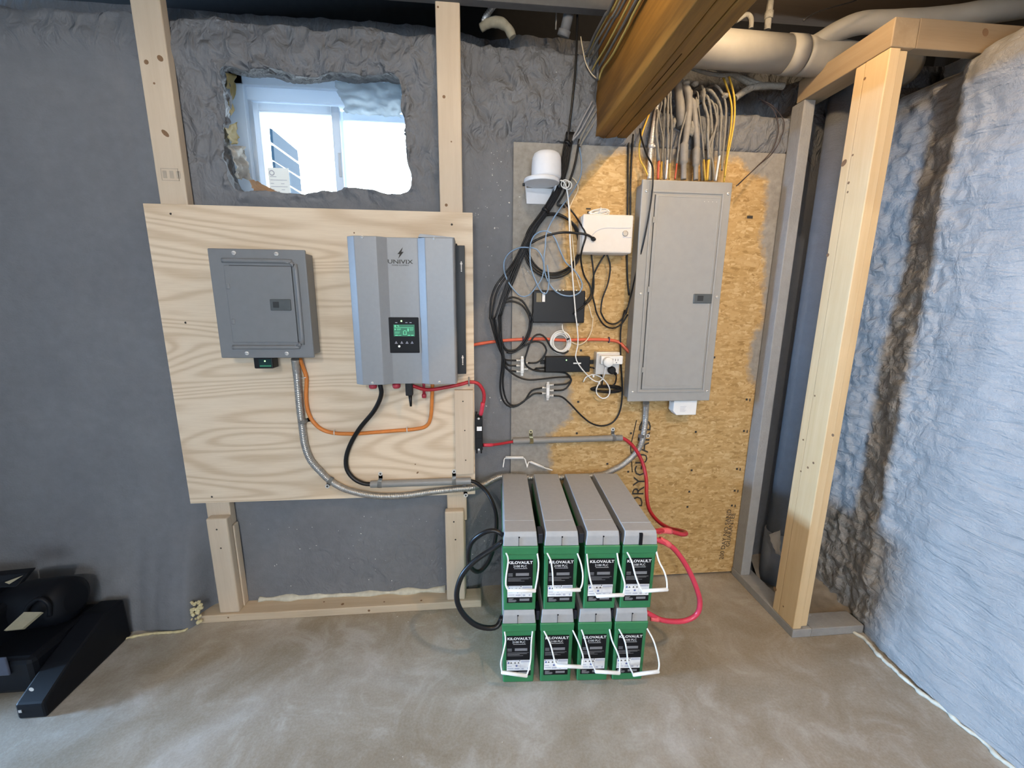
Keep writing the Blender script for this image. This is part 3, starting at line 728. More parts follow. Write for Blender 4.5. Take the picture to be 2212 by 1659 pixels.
mb = MB(); mb.box((dx0-.0025, PY+.0012, dz0), (dx0, PY+.0045, dz1)); part('door_gap', mb, M['latch_dark'], pan)
la = cp(548, 815, PY); lb = cp(652, 872, PY)
mb = MB(); mb.box((la.x, PY-.006, lb.z), (lb.x, PY, la.z), .0025); lt = part('latch', mb, M['latch'], door, 'dark plastic latch')
mb = MB(); m_ = cp(568, 826, PY); n_ = cp(600, 858, PY); mb.box((m_.x, PY-.007, n_.z), (n_.x, PY-.0055, m_.z), .0005); part('latch_slide', mb, M['latch_dark'], lt)
for x_, z_ in ((px0+.02, pz1-.045), (px1-.016, pz1-.045), (px0+.026, (pz0+pz1)/2+.01), (px1-.018, (pz0+pz1)/2), (px0+.02, pz0+.045), (px1-.017, pz0+.045)): screw(pan, (x_, PY+.004, z_))
mb = MB()
for q in range(4): mb.disc((px1-.12+q*.018, PY-.0008, dz1-.022), (0, -1, 0), .0015, 8)
part('pin_marks', mb, M['galv'], pan)
# white surge device below
a = cp(425, 1465, -.06); b = cp(556, 1535, -.06)
sd = thing('surge_protector', 'white surge device hanging under the tall breaker panel', 'surge protector', ((a.x+b.x)/2, -.045, b.z))
mb = MB(); mb.prism([(a.x, -.07, pz0+.012), (a.x, -.07, b.z+.02), (a.x+.018, -.07, b.z), (b.x, -.07, b.z), (b.x, -.07, pz0+.012)], (0, .05, 0), .003); part('housing', mb, M['white'], sd)
mb = MB(); m_ = cp(470, 1482, -.071); n_ = cp(548, 1530, -.071)
for q in range(5): mb.box((m_.x, -.0708, m_.z-.006-q*.006), (m_.x+.03-.004*(q % 3), -.0703, m_.z-.0045-q*.006))
part('printing', mb, M['inkl'], sd)

# ================================================================== SMALL SUBPANEL (left)
SY = -0.213
q = [at(442.6, 534, SY), at(656.7, 541, SY), at(679, 774, SY), at(478.7, 773, SY)]
sx0, sx1, sz1, sz0 = (q[0].x+q[3].x)/2, (q[1].x+q[2].x)/2, (q[0].z+q[1].z)/2, (q[2].z+q[3].z)/2
sub = thing('subpanel', 'small square grey breaker box on the plywood\'s left half', 'breaker box', ((sx0+sx1)/2, YP, sz0))
mb = MB(); mb.box((sx0+.008, SY+.014, sz0+.010), (sx1-.008, YP-.0006, sz1-.010), .003); part('enclosure', mb, M['panel_small'], sub)
mb = MB(); mb.box((sx0, SY+.004, sz0), (sx1, SY+.0145, sz1), .004)
# pressed ridge on three sides of the door
rx0, rx1, rz0, rz1 = sx0+.048, sx1-.038, sz0+.042, sz1-.042
ridge = [Vector((rx0, SY+.003, rz1)), Vector((rx1-.034, SY+.003, rz1)), Vector((rx1-.017, SY+.003, rz1-.0045)), Vector((rx1-.0045, SY+.003, rz1-.017)), Vector((rx1, SY+.003, rz1-.034)), Vector((rx1, SY+.003, rz0+.034)), Vector((rx1-.0045, SY+.003, rz0+.017)), Vector((rx1-.017, SY+.003, rz0+.0045)), Vector((rx1-.034, SY+.003, rz0)), Vector((rx0, SY+.003, rz0))]
mb.tube(catmull(ridge, .01), .0085, 10, True)
part('cover', mb, M['panel_small'], sub)
mb = MB(); mb.box((sx0+.05, SY+.001, sz0+.060), (rx1-.016, SY+.0065, rz1-.018), .004); sdoor = part('door', mb, M['panel_small'], sub)
mb = MB(); mb.box((rx1-.0165, SY+.002, sz0+.060), (rx1-.0135, SY+.0045, rz1-.018)); mb.box((sx0+.07, SY+.002, rz1-.0185), (rx1-.015, SY+.0045, rz1-.0165)); part('door_gap', mb, M['latch_dark'], sub)
a = c4(824, 658, SY); b = c4(960, 730, SY)
mb = MB(); mb.box((a.x, SY-.005, b.z), (b.x, SY+.002, a.z), .0025); lt = part('latch', mb, M['latch'], sdoor, 'dark plastic latch')
mb = MB(); m_ = c4(845, 675, SY); n_ = c4(886, 712, SY); mb.box((m_.x, SY-.006, n_.z), (n_.x, SY-.0045, m_.z), .0005); part('latch_slide', mb, M['latch_dark'], lt)
for p_ in ((562, 578), (594, 800)):
    c_ = c4(p_[0], p_[1], SY); mb = MB(); mb.box(c_+Vector((-.007, -.002, -.010)), c_+Vector((.005, .003, .010)), .003); part('hinge', mb, M['panel_small'], sub)
for p_ in ((597, 368), (865, 374), (680, 998), (930, 1000)): screw(sub, c4(p_[0], p_[1], SY+.004), .008)
# black meter under it
a = c4(718, 1030, -.19); b = c4(838, 1095, -.19)
mt = thing('energy_meter', 'little black meter with a lit green display under the small breaker box', 'meter', ((a.x+b.x)/2, -.165, b.z))
mb = MB(); mb.box((a.x, -.19, b.z), (b.x+.004, -.14, sz0+.012), .004); part('housing', mb, M['black'], mt)
mb = MB(); m_ = c4(752, 1036, -.191); n_ = c4(836, 1086, -.191); mb.box((m_.x, -.1912, n_.z), (n_.x, -.1898, m_.z)); part('display', mb, plain('meter_window', (.01, .03, .025), .2), mt)
mb = MB(); mb.disc(c4(792, 1048, -.1917), (0, -1, 0), .003, 10); part('indicator_light', mb, M['led'], mt)
mb = MB(); m_ = c4(760, 1074, -.1916); n_ = c4(832, 1083, -.1916); mb.box((m_.x, -.1917, n_.z), (n_.x, -.1914, m_.z)); part('display_line', mb, M['lcd'], mt)

# ================================================================== INVERTER
IY = -0.252
ia, ib = at(744, 508, IY), at(988, 831, IY)
ix0 = (at(744, 508, IY).x+at(769, 831, IY).x)/2; ix1 = (at(980, 514, IY).x+at(988, 829, IY).x)/2; iz1 = at(860, 511, IY).z; iz0 = at(880, 831, IY).z
inv = thing('inverter', 'large silver grey inverter with a lit black control panel on the plywood', 'inverter', ((ix0+ix1)/2, YP, iz0))
W_ = ix1-ix0
def fx(t): return ix0+W_*t
prof = [(fx(0), -.125), (fx(0), IY+.020), (fx(.075), IY), (fx(.275), IY), (fx(.365), IY+.020), (fx(.650), IY+.020), (fx(.725), IY), (fx(.985), IY), (fx(1.0), IY+.006), (fx(1.0), -.125)]
mb = MB(); mb.prism([(x_, y_, iz0) for x_, y_ in prof], (0, 0, iz1-iz0), .002); part('front_cover', mb, M['silver'], inv)
mb = MB(); mb.box((ix0+.01, -.13, iz0+.02), (ix1+.006, YP-.0006, iz1-.004), .003); part('body', mb, M['black'], inv)
fl0 = c4(1990, 320, -.15); fl1 = c4(2058, 1128, -.15)
mb = MB(); mb.box((ix1-.004, -.152, fl1.z), (fl1.x, -.149, fl0.z), .001); mb.box((fl1.x-.003, -.15, fl1.z), (fl1.x, YP-.0006, fl0.z)); fl = part('side_flange', mb, M['black'], inv)
for zc in (c4(2025, 440, -.152).z, c4(2035, 1030, -.152).z):
    mb = MB(); xx = (ix1+fl1.x)/2+.004; mb.box((xx-.002, -.1532, zc-.022), (xx+.002, -.152, zc+.012), .0006); mb.disc((xx, -.1533, zc+.003), (0, -1, 0), .0045, 12); mb.disc((xx, -.1533, zc-.026), (0, -1, 0), .0025, 10); part('keyhole', mb, M['offwhite'], fl)
tp = [c4(1770, 245, IY+.004), c4(2035, 280, -.155)]
mb = MB(); z_ = iz1
mb.prism([(fx(.66), IY+.004, z_+.0005), (fx(.68), IY+.004, z_+.012), (fx(1.0), IY+.004, z_+.002), (fx(1.0), IY+.004, z_+.0005)], (0, .118, 0)); part('top_vent_lid', mb, M['silver'], inv)
for p_ in ((1405, 268), (1857, 275), (1468, 1185), (1890, 1180)):
    c_ = c4(p_[0], p_[1], IY); screw(inv, (c_.x, IY, c_.z), .005)
cyy = IY+.0195
a = c4(1567, 772, cyy); b = c4(1766, 996, cyy)
mb = MB(); mb.box((a.x, cyy-.004, b.z), (b.x, cyy+.001, a.z), .003); cpn = part('control_panel', mb, M['blackp'], inv, 'black control panel with green screen')
a = c4(1600, 818, cyy-.0042); b = c4(1735, 892, cyy-.0042)
mb = MB(); mb.box((a.x, cyy-.0048, b.z), (b.x, cyy-.0038, a.z)); scn = part('screen', mb, M['lcd'], cpn)
mb = MB(); w = b.x-a.x; h = a.z-b.z; yy = cyy-.0052
def bar(u0, v0, u1, v1): mb.box((a.x+w*u0, yy-.0002, a.z-h*v1), (a.x+w*u1, yy+.0002, a.z-h*v0))
for r_ in ((.05, .05, .12, .2), (.16, .06, .26, .10), (.2, .14, .28, .18), (.05, .24, .95, .27), (.05, .34, .1, .48), (.15, .36, .35, .40), (.15, .44, .32, .47), (.05, .62, .3, .65), (.05, .72, .28, .75), (.45, .55, .48, .85), (.58, .55, .61, .85), (.45, .83, .61, .87), (.48, .5, .58, .55), (.66, .33, .72, .58), (.76, .36, .95, .40), (.76, .48, .93, .51), (.06, .88, .2, .95), (.22, .9, .36, .94), (.66, .88, .78, .95), (.82, .88, .95, .95)): bar(*r_)
part('screen_symbols', mb, M['lcd_hi'], cpn)
mb = MB(); mb.disc(c4(1650, 796, cyy-.0045), (0, -1, 0), .0032, 12); part('status_light', mb, M['led'], cpn)
mb = MB(); mb.disc(c4(1637, 955, cyy-.0045), (0, -1, 0), .004, 12); part('power_button', mb, M['ledw'], cpn)
mb = MB()
for x_ in (1618, 1682, 1708): p_ = c4(x_, 806, cyy-.0045); mb.box(p_+Vector((-.004, 0, -.001)), p_+Vector((.004, .0004, .001)))
for x_ in (1618, 1653, 1686, 1718): p_ = c4(x_, 936, cyy-.0045); mb.box(p_+Vector((-.005, 0, -.001)), p_+Vector((.005, .0004, .0012))); mb.prism([p_+Vector((-.003, 0, .003)), p_+Vector((.003, 0, .003)), p_+Vector((0, 0, .008))], (0, .0004, 0))
part('button_icons', mb, M['inkl'], cpn)
# logo: spark over the name
mb = MB(); yy = cyy-.0006
o = c4(1645, 368, yy); s_ = .0021
def LP(pts): mb.faces([o+Vector((x_*s_, 0, z_*s_)) for x_, z_ in pts], [tuple(range(len(pts)))])
LP([(4.5, 10), (-5.5, -2), (-1.5, -2), (1.2, 1.0)]); LP([(-4.5, -10), (5.5, 2), (1.5, 2), (-1.2, -1.0)])
text(mb, 'UNIVIX', c4(1643, 435, yy), (1, 0, 0), (0, 0, 1), .0205, 0.01, 1.38)
text(mb, 'POWER EQUIPMENT', c4(1645, 449, yy), (1, 0, 0), (0, 0, 1), .0062, 0.0, 1.1)
part('logo', mb, M['ink'], inv)
for x_ in (1472, 1620):
    c_ = c4(x_, 1205, -.20); mb = MB(); mb.lathe((c_.x, -.20, iz0+.0), (0, 0, -1), [(.012, -.012), (.012, .005), (.016, .006), (.016, .018), (.013, .024)], 18); part('terminal_cap', mb, M['redcap'], inv, 'red terminal cap')
c_ = c4(1700, 1200, -.20)
mb = MB(); mb.box((c_.x-.014, -.215, c4(1700, 1262, -.2).z), (c_.x+.014, -.188, iz0+.004), .003); mb.cyl((c_.x+.002, -.2, c4(1700, 1262, -.2).z), (c_.x+.003, -.2, c4(1706, 1332, -.2).z), .008, 12, .0045)
part('signal_plug', mb, M['black'], inv, 'black plug')
c_ = c4(1793, 1260, -.16); mb = MB(); mb.cyl((c_.x, -.16, c_.z), (c_.x, -.16, iz0+.024), .006, 12); mb.lathe((c_.x, -.16, c_.z), (0, 0, 1), [(.009, -.012), (.010, 0), (.007, .006)], 14); part('earth_post', mb, M['redcap'], inv, 'small red post')

# ================================================================== CABLES AND CONDUIT ON THE PLYWOOD
YC = -0.1235
cable('battery_cable', [c3(1378, 150, -.20), c3(1385, 220, -.19), c3(1340, 320, -.16), c3(1250, 430, -.14), c3(1190, 530, -.132), c3(1160, 620, -.13), c3(1165, 700, -.13), c3(1210, 760, -.133), c3(1270, 790, -.136), c3(1330, 796, -.137)], .0095, M['rubber'], 'thick black cable looping from the inverter to the grey tube', n=12)
cable('battery_cable', [c3(1560, 150, -.19), c3(1680, 185, -.175), c3(1800, 170, -.16), c3(1900, 150, -.15), c3(1960, 135, -.145), c3(2010, 145, -.14), c3(2043, 190, -.138), c3(2050, 240, -.135), c3(2037, 300, -.13), c3(2027, 350, -.128)], .0075, M['red'], 'red cable from the inverter bending down into the black fuse holder', n=12)
mb = MB(); mb.tube(catmull([c3(2042, 268, -.134), c3(2036, 310, -.131), c3(2028, 345, -.129)]), .0092, 12); single('heat_shrink', mb, M['redw'], 'bright red sleeve on the cable end above the fuse holder', 'cable sleeve')
mb = MB(); c_ = c3(1955, 132, -.145); mb.tube([c_+Vector((-.002, .006*math.cos(t)*2.2, .015*math.sin(t)*1.2)) for t in [i*math.pi/8 for i in range(17)]], .003, 8); mb.cyl(c_+Vector((-.002, .012, 0)), (c_.x-.002, YP-.0006, c_.z), .003, 8)
single('cable_clip', mb, M['pvc'], 'grey ring clip holding the red cable at the plywood\'s right edge', 'clip')
cable('orange_cable', [c3(862, -12, YC-.03), c3(880, 40, YC-.005), c3(903, 110, YC), c3(900, 220, YC), c3(912, 320, YC), c3(945, 390, YC), c3(1000, 440, YC), c3(1080, 465, YC), c3(1200, 470, YC), c3(1350, 460, YC), c3(1500, 448, YC), c3(1600, 440, YC), c3(1675, 420, YC), c3(1705, 360, YC-.01), c3(1715, 200, -.15), c3(1716, 140, -.16)], .0078, M['orange'], 'orange cable sagging from the small breaker box to the inverter', n=10)
def staple(pt, d, w, label):
    d = Vector(d).normalized(); n_ = Vector((0, 1, 0)); s_ = d.cross(n_)
    mb = MB(); p = Vector(pt)
    mb.tube(catmull([p+s_*w+Vector((0, .012, 0)), p+s_*w+Vector((0, -.002, 0)), p+s_*w*.6+Vector((0, -.007, 0)), p-s_*w*.6+Vector((0, -.007, 0)), p-s_*w+Vector((0, -.002, 0)), p-s_*w+Vector((0, .012, 0))], .003), .0022, 8)
    return single('cable_staple', mb, M['galv'], label, 'staple', 'staples on the orange cable')
staple(c3(890, 106, YC), (.2, 0, -1), .010, 'upper metal staple on the orange cable beside the flexible conduit')
staple(c3(1084, 462, YC), (1, 0, 0), .010, 'left staple on the sagging stretch of the orange cable')
staple(c3(1553, 442, YC), (1, 0, 0), .010, 'right staple on the sagging stretch of the orange cable')
# armoured flexible conduit
def flex(name, pts, r, label, mat='bx', pitch=.0075):
    L = catmull(pts, pitch/4); mb = MB()
    mb.tube(L, r, 12, True, lambda t, i: r*(1.0, 1.09, 1.09, 0.98)[i % 4]); return single(name, mb, M[mat], label, 'conduit')
bk = -0.0160
FL = [c3(828, -14, -.165), c3(838, 60, -.14), c3(845, 130, -.132), c3(860, 300, -.13), c3(875, 420, -.13), c3(892, 540, -.13), c3(930, 640, -.13), c3(1000, 720, -.13), c3(1060, 775, -.13), c3(1150, 825, -.13), c3(1280, 860, -.13), c3(1400, 872, -.13), c3(1550, 866, -.13), c3(1700, 845, -.13), c3(1850, 828, -.13), c3(1970, 818, -.125), c3(2050, 795, -.08), c3(2170, 742, -.03)]
FL += [at(1150, 1032, bk), at(1240, 1030, bk), at(1300, 1025, bk), c6(1360, 1465, bk), c6(1440, 1420, bk), c6(1540, 1330, bk), c6(1600, 1230, bk), c6(1625, 1100, bk), c6(1635, 1000, bk), c6(1640, 900, -.03), c6(1641, 868, -.045)]
flex('flexible_conduit', FL, .0138, 'ribbed steel conduit curving from the small breaker box to the tall panel')
def strap(p, d, r, label, mat='galv', tab=1, base=YP, group='conduit straps'):
    p = Vector(p); d = Vector(d).normalized(); up = Vector((0, -1, 0)).cross(d); up = up if up.z*tab > 0 else -up
    mb = MB(); rr = r+.0015; w = .0085; pr = []
    for k in range(9):
        t = -math.pi*.1+math.pi*1.2*k/8; pr.append(p+up*(-math.cos(t)*rr)+Vector((0, -math.sin(t)*rr, 0)))
    yb = base-.0012
    e = pr[-1].copy(); e.y = yb; pr += [e+up*.002, e+up*.024]
    V = []; F = []
    for q in pr: V += [q-d*w, q+d*w]
    F = [(2*i, 2*i+1, 2*i+3, 2*i+2) for i in range(len(pr)-1)]
    mb.faces(V, F, True); bmesh.ops.solidify(mb.bm, geom=mb.bm.faces[:], thickness=.001)
    c_ = e+up*.024; mb.cyl(c_+Vector((0, -.0012, 0)), c_+Vector((0, .001, 0)), .0095, 16)
    mb.mi = 1; mb.cyl(c_+Vector((0, -.003, 0)), c_+Vector((0, -.001, 0)), .004, 12); mb.mi = 0
    return single('conduit_strap', mb, [M[mat], M['ink']], label, 'strap', group)
strap(c3(876, 388, -.13), (.08, 0, -1), .0145, 'steel strap on the vertical stretch of the flexible conduit', 'galv', 1)
strap(c3(1058, 770, -.13), (1, 0, -.6), .0145, 'shiny strap where the flexible conduit bends at the lower left', 'galv', -1)
strap(c3(1925, 822, -.127), (1, 0, .1), .0145, 'strap on the flexible conduit at the plywood\'s lower right corner', 'galv', -1)
strap(c6(1600, 1168, bk), (.15, 0, 1), .0145, 'strap on the conduit under the tall panel, over the printed letters', 'galv', -1, 0.0)
# grey PVC tubes with cables in them
def pvc(a, b, r, label):
    mb = MB(); a = Vector(a); b = Vector(b); d = (b-a).normalized()
    n = 24; u = d.orthogonal().normalized(); w = d.cross(u)
    mb.tube([a, b], r, n, False)
    mb.tube([a, b], r*.84, n, False)
    for p in (a, b):
        V = [p+(u*math.cos(2*math.pi*k/n)+w*math.sin(2*math.pi*k/n))*rr for rr in (r, r*.84) for k in range(n)]
        mb.faces(V, [(k, (k+1) % n, n+(k+1) % n, n+k) for k in range(n)])
    return single('pvc_sleeve', mb, M['pvc'], label, 'pipe')
pA, pB = c3(1318, 795, -.134), c3(1965, 773, -.134)
pvc(pA, pB, .0155, 'grey plastic tube along the plywood\'s bottom with black cable through it')
strap(c3(1378, 793, -.134), pB-pA, .0155, 'left strap over the grey tube on the plywood')
strap(c3(1856, 777, -.134), pB-pA, .0155, 'right strap over the grey tube on the plywood')
qA, qB = c6(448, 1215, -.0175), c6(1425, 1185, -.0175)
pvc(qA, qB, .0145, 'grey plastic tube on the strand board with red cable through it')
strap(c6(612, 1210, -.0175), qB-qA, .0145, 'yellowish strap at the left of the strand board\'s grey tube', 'brass', 1, 0.0)
strap(c6(1350, 1188, -.0175), qB-qA, .0145, 'bright strap at the right of the strand board\'s grey tube', 'galv', 1, 0.0)
# fuse holder
a = c3(1990, 345, -.128); b = c3(2046, 600, -.128)
fh = thing('fuse_holder', 'black fuse holder on the plywood\'s right edge beside the pine block', 'fuse holder', ((a.x+b.x)/2, -.10, b.z))
mb = MB(); hh = a.z-b.z
mb.box((a.x+.001, -.13, b.z+hh*.1), (b.x-.003, -.068, a.z-hh*.08), .003); mb.box((a.x+.004, -.122, b.z), (a.x+.011, -.075, b.z+hh*.14), .002); mb.box((b.x-.013, -.122, b.z), (b.x-.006, -.075, b.z+hh*.14), .002); mb.box((a.x+.004, -.122, a.z-hh*.14), (a.x+.011, -.075, a.z), .002); mb.box((b.x-.013, -.122, a.z-hh*.14), (b.x-.006, -.075, a.z), .002)
mb.box((a.x+.004, -.138, b.z+hh*.42), (b.x-.006, -.13, a.z-hh*.42), .002)
part('housing', mb, M['black'], fh)
mb = MB(); m_ = c3(2003, 424, -.1385); n_ = c3(2035, 450, -.1385); mb.box((m_.x, -.1395, n_.z), (n_.x, -.1375, m_.z)); part('rating_label', mb, M['print'], fh)
mb = MB()
for zz in (a.z-hh*.1, b.z+hh*.12): mb.lathe(((a.x+b.x)/2-.002, -.131, zz), (0, -1, 0), [(.005, -.004), (.005, .002), (.003, .003)], 12)
part('terminal_screw', mb, M['galv'], fh)
cable('battery_cable', [c6(180, 1250, -.105), c6(240, 1250, -.095), c6(330, 1240, -.06), c6(400, 1228, -.035), c6(470, 1218, -.019), c6(560, 1214, -.0175)], .0065, M['red'], 'short red cable from the fuse holder into the strand board\'s grey tube', n=12)
mb = MB(); mb.tube(catmull([c6(182, 1250, -.105), c6(240, 1250, -.095), c6(262, 1248, -.087)]), .0082, 12); single('heat_shrink', mb, M['redw'], 'bright red sleeve right of the fuse holder\'s foot', 'cable sleeve')

# ================================================================== BATTERIES
TH = math.radians(3.2); BO = Vector((.093, -.556, 0)); bu = Vector((math.cos(TH), -math.sin(TH), 0)); bv = Vector((math.sin(TH), math.cos(TH), 0))
BL = .520; BW = .1285
def bw(u, v, z): return BO+bu*u+bv*v+Vector((0, 0, z))
def batpart(root, name, polys, mat, parent=None, label=None):
    mb = MB()
    for fn in polys: fn(mb)
    return part(name, mb, mat, parent or root, label)
def frustum(mb, u0, v0, u1, v1, z0, z1, ta, tb=None, bev=.004):
    tb = ta if tb is None else tb
    lo = [bw(u0+ta, v0+tb, z0), bw(u1-ta, v0+tb, z0), bw(u1-ta, v1-tb, z0), bw(u0+ta, v1-tb, z0)]
    hi = [bw(u0, v0, z1), bw(u1, v0, z1), bw(u1, v1, z1), bw(u0, v1, z1)]
    t = bmesh.new(); a = [t.verts.new(p) for p in lo]; b = [t.verts.new(p) for p in hi]
    t.faces.new(a[::-1]); t.faces.new(b)
    for i in range(4): t.faces.new([a[i], a[(i+1) % 4], b[(i+1) % 4], b[i]])
    if bev: bmesh.ops.bevel(t, geom=t.edges[:], offset=bev, segments=3, affect='EDGES', profile=.5)
    mb.merge(t)
def battery(uc, z0, hL, hR, hbar, crop, label, slot, kind, backh=None):
    loc = bw(uc, BL/2, z0)
    root = thing('battery', label, 'battery', loc, 'green battery bank', -TH)
    u0, u1 = uc-BW/2, uc+BW/2; H1 = .264; H2 = .3175
    # case: tapered body and a wider rim at its top
    mb = MB(); frustum(mb, u0+.003, .004, u1-.003, BL-.004, z0+.0005, z0+H1-.028, .0025, .002, .005); frustum(mb, u0, 0, u1, BL, z0+H1-.034, z0+H1, .001, .001, .004)
    part('case', mb, M['green'], root)
    mb = MB(); e = .0035
    pts = [(e, H1), (BL-e, H1), (BL-e-.012, H2), (.010, H2), (e, H1+.036)]
    t = bmesh.new(); A_ = []; B_ = []
    for v, z in pts:
        s_ = (z-H1)/(H2-H1)*.005
        A_.append(t.verts.new(bw(u0+.0025+s_, v, z0+z))); B_.append(t.verts.new(bw(u1-.0025-s_, v, z0+z)))
    t.faces.new(A_); t.faces.new(B_[::-1])
    for i in range(5): t.faces.new([A_[i], B_[i], B_[(i+1) % 5], A_[(i+1) % 5]])
    bmesh.ops.recalc_face_normals(t, faces=t.faces[:]); bmesh.ops.bevel(t, geom=t.edges[:], offset=.0025, segments=2, affect='EDGES', profile=.5); mb.merge(t)
    lid = part('lid', mb, M['lid'], root)
    if kind == 'top':
        mb = MB(); frustum(mb, u0+.0095, .004 if slot == 3 else .085, u1-.0095, BL-.03, z0+H2-.001, z0+H2+.0012, 0, 0, .0006) if slot != 3 else frustum(mb, u0+.0075, .062, u1-.0075, .066, z0+H2-.001, z0+H2+.0025, 0, 0, .0006)
        part('lid_seam', mb, M['lid'], lid)
    # slot and hole on the lid front
    mb = MB(); uu = uc+(.0 if slot != 0 else -.006); wd = .006 if (slot == 3 and kind == 'top') else .0006
    frustum(mb, uu-wd, .0012 if wd < .002 else -.0003, uu+wd, .012, z0+H1+.001, z0+H1+(.046 if wd > .002 else .034), 0, 0, 0)
    if wd < .002: mb.disc(bw(uu+.001, .0016, z0+H1+.036), -bv, .0032, 12)
    part('lid_slot', mb, M['blackp'], lid)
    # label on the front
    fv = .0038
    def front(u, z): 
        return bw(u, fv+.002*(1-(z/(H1-.03)))-.0012, z0+z)
    def fq(mb, ua, za, ub, zb, off=0.0):
        d = bv*(-off); mb.quad(front(ua, za)+d, front(ub, za)+d, front(ub, zb)+d, front(ua, zb)+d)
    la, lb = u0+.0175, u1-.0180; l0, l1 = .034, .212
    mb = MB(); fq(mb, la, l0, lb, l1, .0006); lab = part('label', mb, M['blackp'], root, 'black front label with white lettering')
    def lu(t): return la+(lb-la)*t
    def lz(t): return l1+(l0-l1)*t
    mb = MB()
    text(mb, 'KILOVAULT', front(lu(.51), lz(.095))-bv*.0010, bu, (0, 0, 1), .0150, .028, 1.12)
    text(mb, '2100 PLC', front(lu(.5), lz(.175))-bv*.0010, bu, (0, 0, 1), .0125, .006, .98)
    fq(mb, lu(.27), lz(.207), lu(.78), lz(.200), .001)
    part('lettering', mb, M['print'], lab)
    mb = MB()
    for i in range(3): fq(mb, lu(.04), lz(.325+.026*i), lu(.22), lz(.312+.026*i), .001)
    fq(mb, lu(.34), lz(.37), lu(.85), lz(.305), .001)
    for i, wv in enumerate((.88, .8, .5, .64)): fq(mb, lu(.04), lz(.42+.025*i), lu(.04+wv), lz(.411+.025*i), .001)
    for i, wv in enumerate((.2, .16, .3, .32, .28)): fq(mb, lu(.06), lz(.905+.018*i), lu(.06+wv), lz(.892+.018*i), .001)
    fq(mb, lu(.5), lz(.955), lu(.88), lz(.90), .001)
    part('small_print', mb, M['printg'], lab)
    mb = MB(); fq(mb, lu(.015), lz(.865), lu(.99), lz(.60), .001); ins = part('warning_label', mb, M['print'], lab, 'white warning panel')
    mb = MB()
    for ua, ub, za, zb in ((.03, .56, .628, .608), (.6, .97, .66, .612), (.05, .3, .82, .80), (.34, .54, .835, .80), (.6, .94, .79, .785), (.57, .58, .86, .69), (.62, .72, .84, .80), (.86, .92, .84, .80), (.05, .22, .765, .745)): fq(mb, lu(ua), lz(za), lu(ub), lz(zb), .0014)
    part('pale_print', mb, M['inkl'], ins)
    mb = MB()
    for ua, zc, r_ in ((.09, .665, .004), (.42, .745, .004)): mb.disc(front(lu(ua), lz(zc))-bv*.0016, -bv, r_, 12)
    part('blue_symbols', mb, M['inkb'], ins)
    mb = MB()
    for ua, zc in ((.05, .616), (.55, .616)): mb.disc(front(lu(ua), lz(zc))-bv*.0016, -bv, .0022, 10)
    for ua, zc in ((.2, .665), (.36, .665), (.5, .665)):
        p_ = front(lu(ua), lz(zc))-bv*.0016; mb.faces([p_-bu*.004-Vector((0, 0, .003)), p_+bu*.004-Vector((0, 0, .003)), p_+Vector((0, 0, .004))], [(0, 1, 2)])
    part('black_symbols', mb, M['ink'], ins)
    # rope handle with a grip
    def hp(p, k, n):
        d = (0.004, 0.020, 0.038, 0.050, 0.058)[min(4, int(round(k*4/(n-1))))]
        r = ray(960+p[0]/3.6867, crop+p[1]/3.6867); nn = -bv
        t = ((BO+nn*d)-CAM).dot(nn)/r.dot(nn); return CAM+r*t
    mb = MB(); Lp = [hp(p, i, len(hL)) for i, p in enumerate(hL)]; Rp = [hp(p, i, len(hR)) for i, p in enumerate(hR)]
    a = hp(hbar[0], 4, 5); b = hp(hbar[1], 4, 5)
    Lp[0] += bv*.012; Rp[0] += bv*.012
    mb.tube(catmull(Lp[:-1]+[a], .006)+catmull([b]+Rp[:-1][::-1], .006), .0029, 8)
    h = part('handle', mb, M['white'], root, 'white rope handle')
    mb = MB(); mb.tube([a-(b-a).normalized()*.003, a, b, b+(b-a).normalized()*.003], .0065, 14, True, lambda t, i: (.0045, .0065, .0065, .0045)[i]); part('grip', mb, M['white'], h)
    if backh:
        mb = MB(); P_ = [Vector(p) for p in backh]; mb.tube(catmull(P_, .006), .0029, 8); hb = part('handle', mb, M['white'], root, 'white rear rope handle standing up')
        d = (P_[3]-P_[2]).normalized(); mb = MB(); mb.tube([P_[2]-d*.003, P_[3]+d*.003], .0065, 14); part('grip', mb, M['white'], hb)
    return root
UH = [([(487, 870), (508, 920), (492, 1050), (490, 1120), (510, 1165)], [(740, 868), (750, 950), (742, 1050), (722, 1160)], [(510, 1165), (722, 1165)]),
      ([(815, 870), (845, 920), (860, 1010), (865, 1120), (875, 1155)], [(1058, 868), (1085, 940), (1102, 1030), (1098, 1110), (1078, 1155)], [(875, 1160), (1078, 1158)]),
      ([(1137, 868), (1148, 1000), (1165, 1090), (1190, 1165), (1215, 1205)], [(1380, 862), (1390, 950), (1425, 1060), (1437, 1120), (1430, 1190)], [(1215, 1208), (1425, 1198)]),
      ([(1455, 858), (1490, 930), (1520, 1040), (1550, 1120), (1580, 1165)], [(1695, 855), (1710, 930), (1750, 1010), (1770, 1080), (1772, 1150)], [(1580, 1168), (1775, 1155)])]
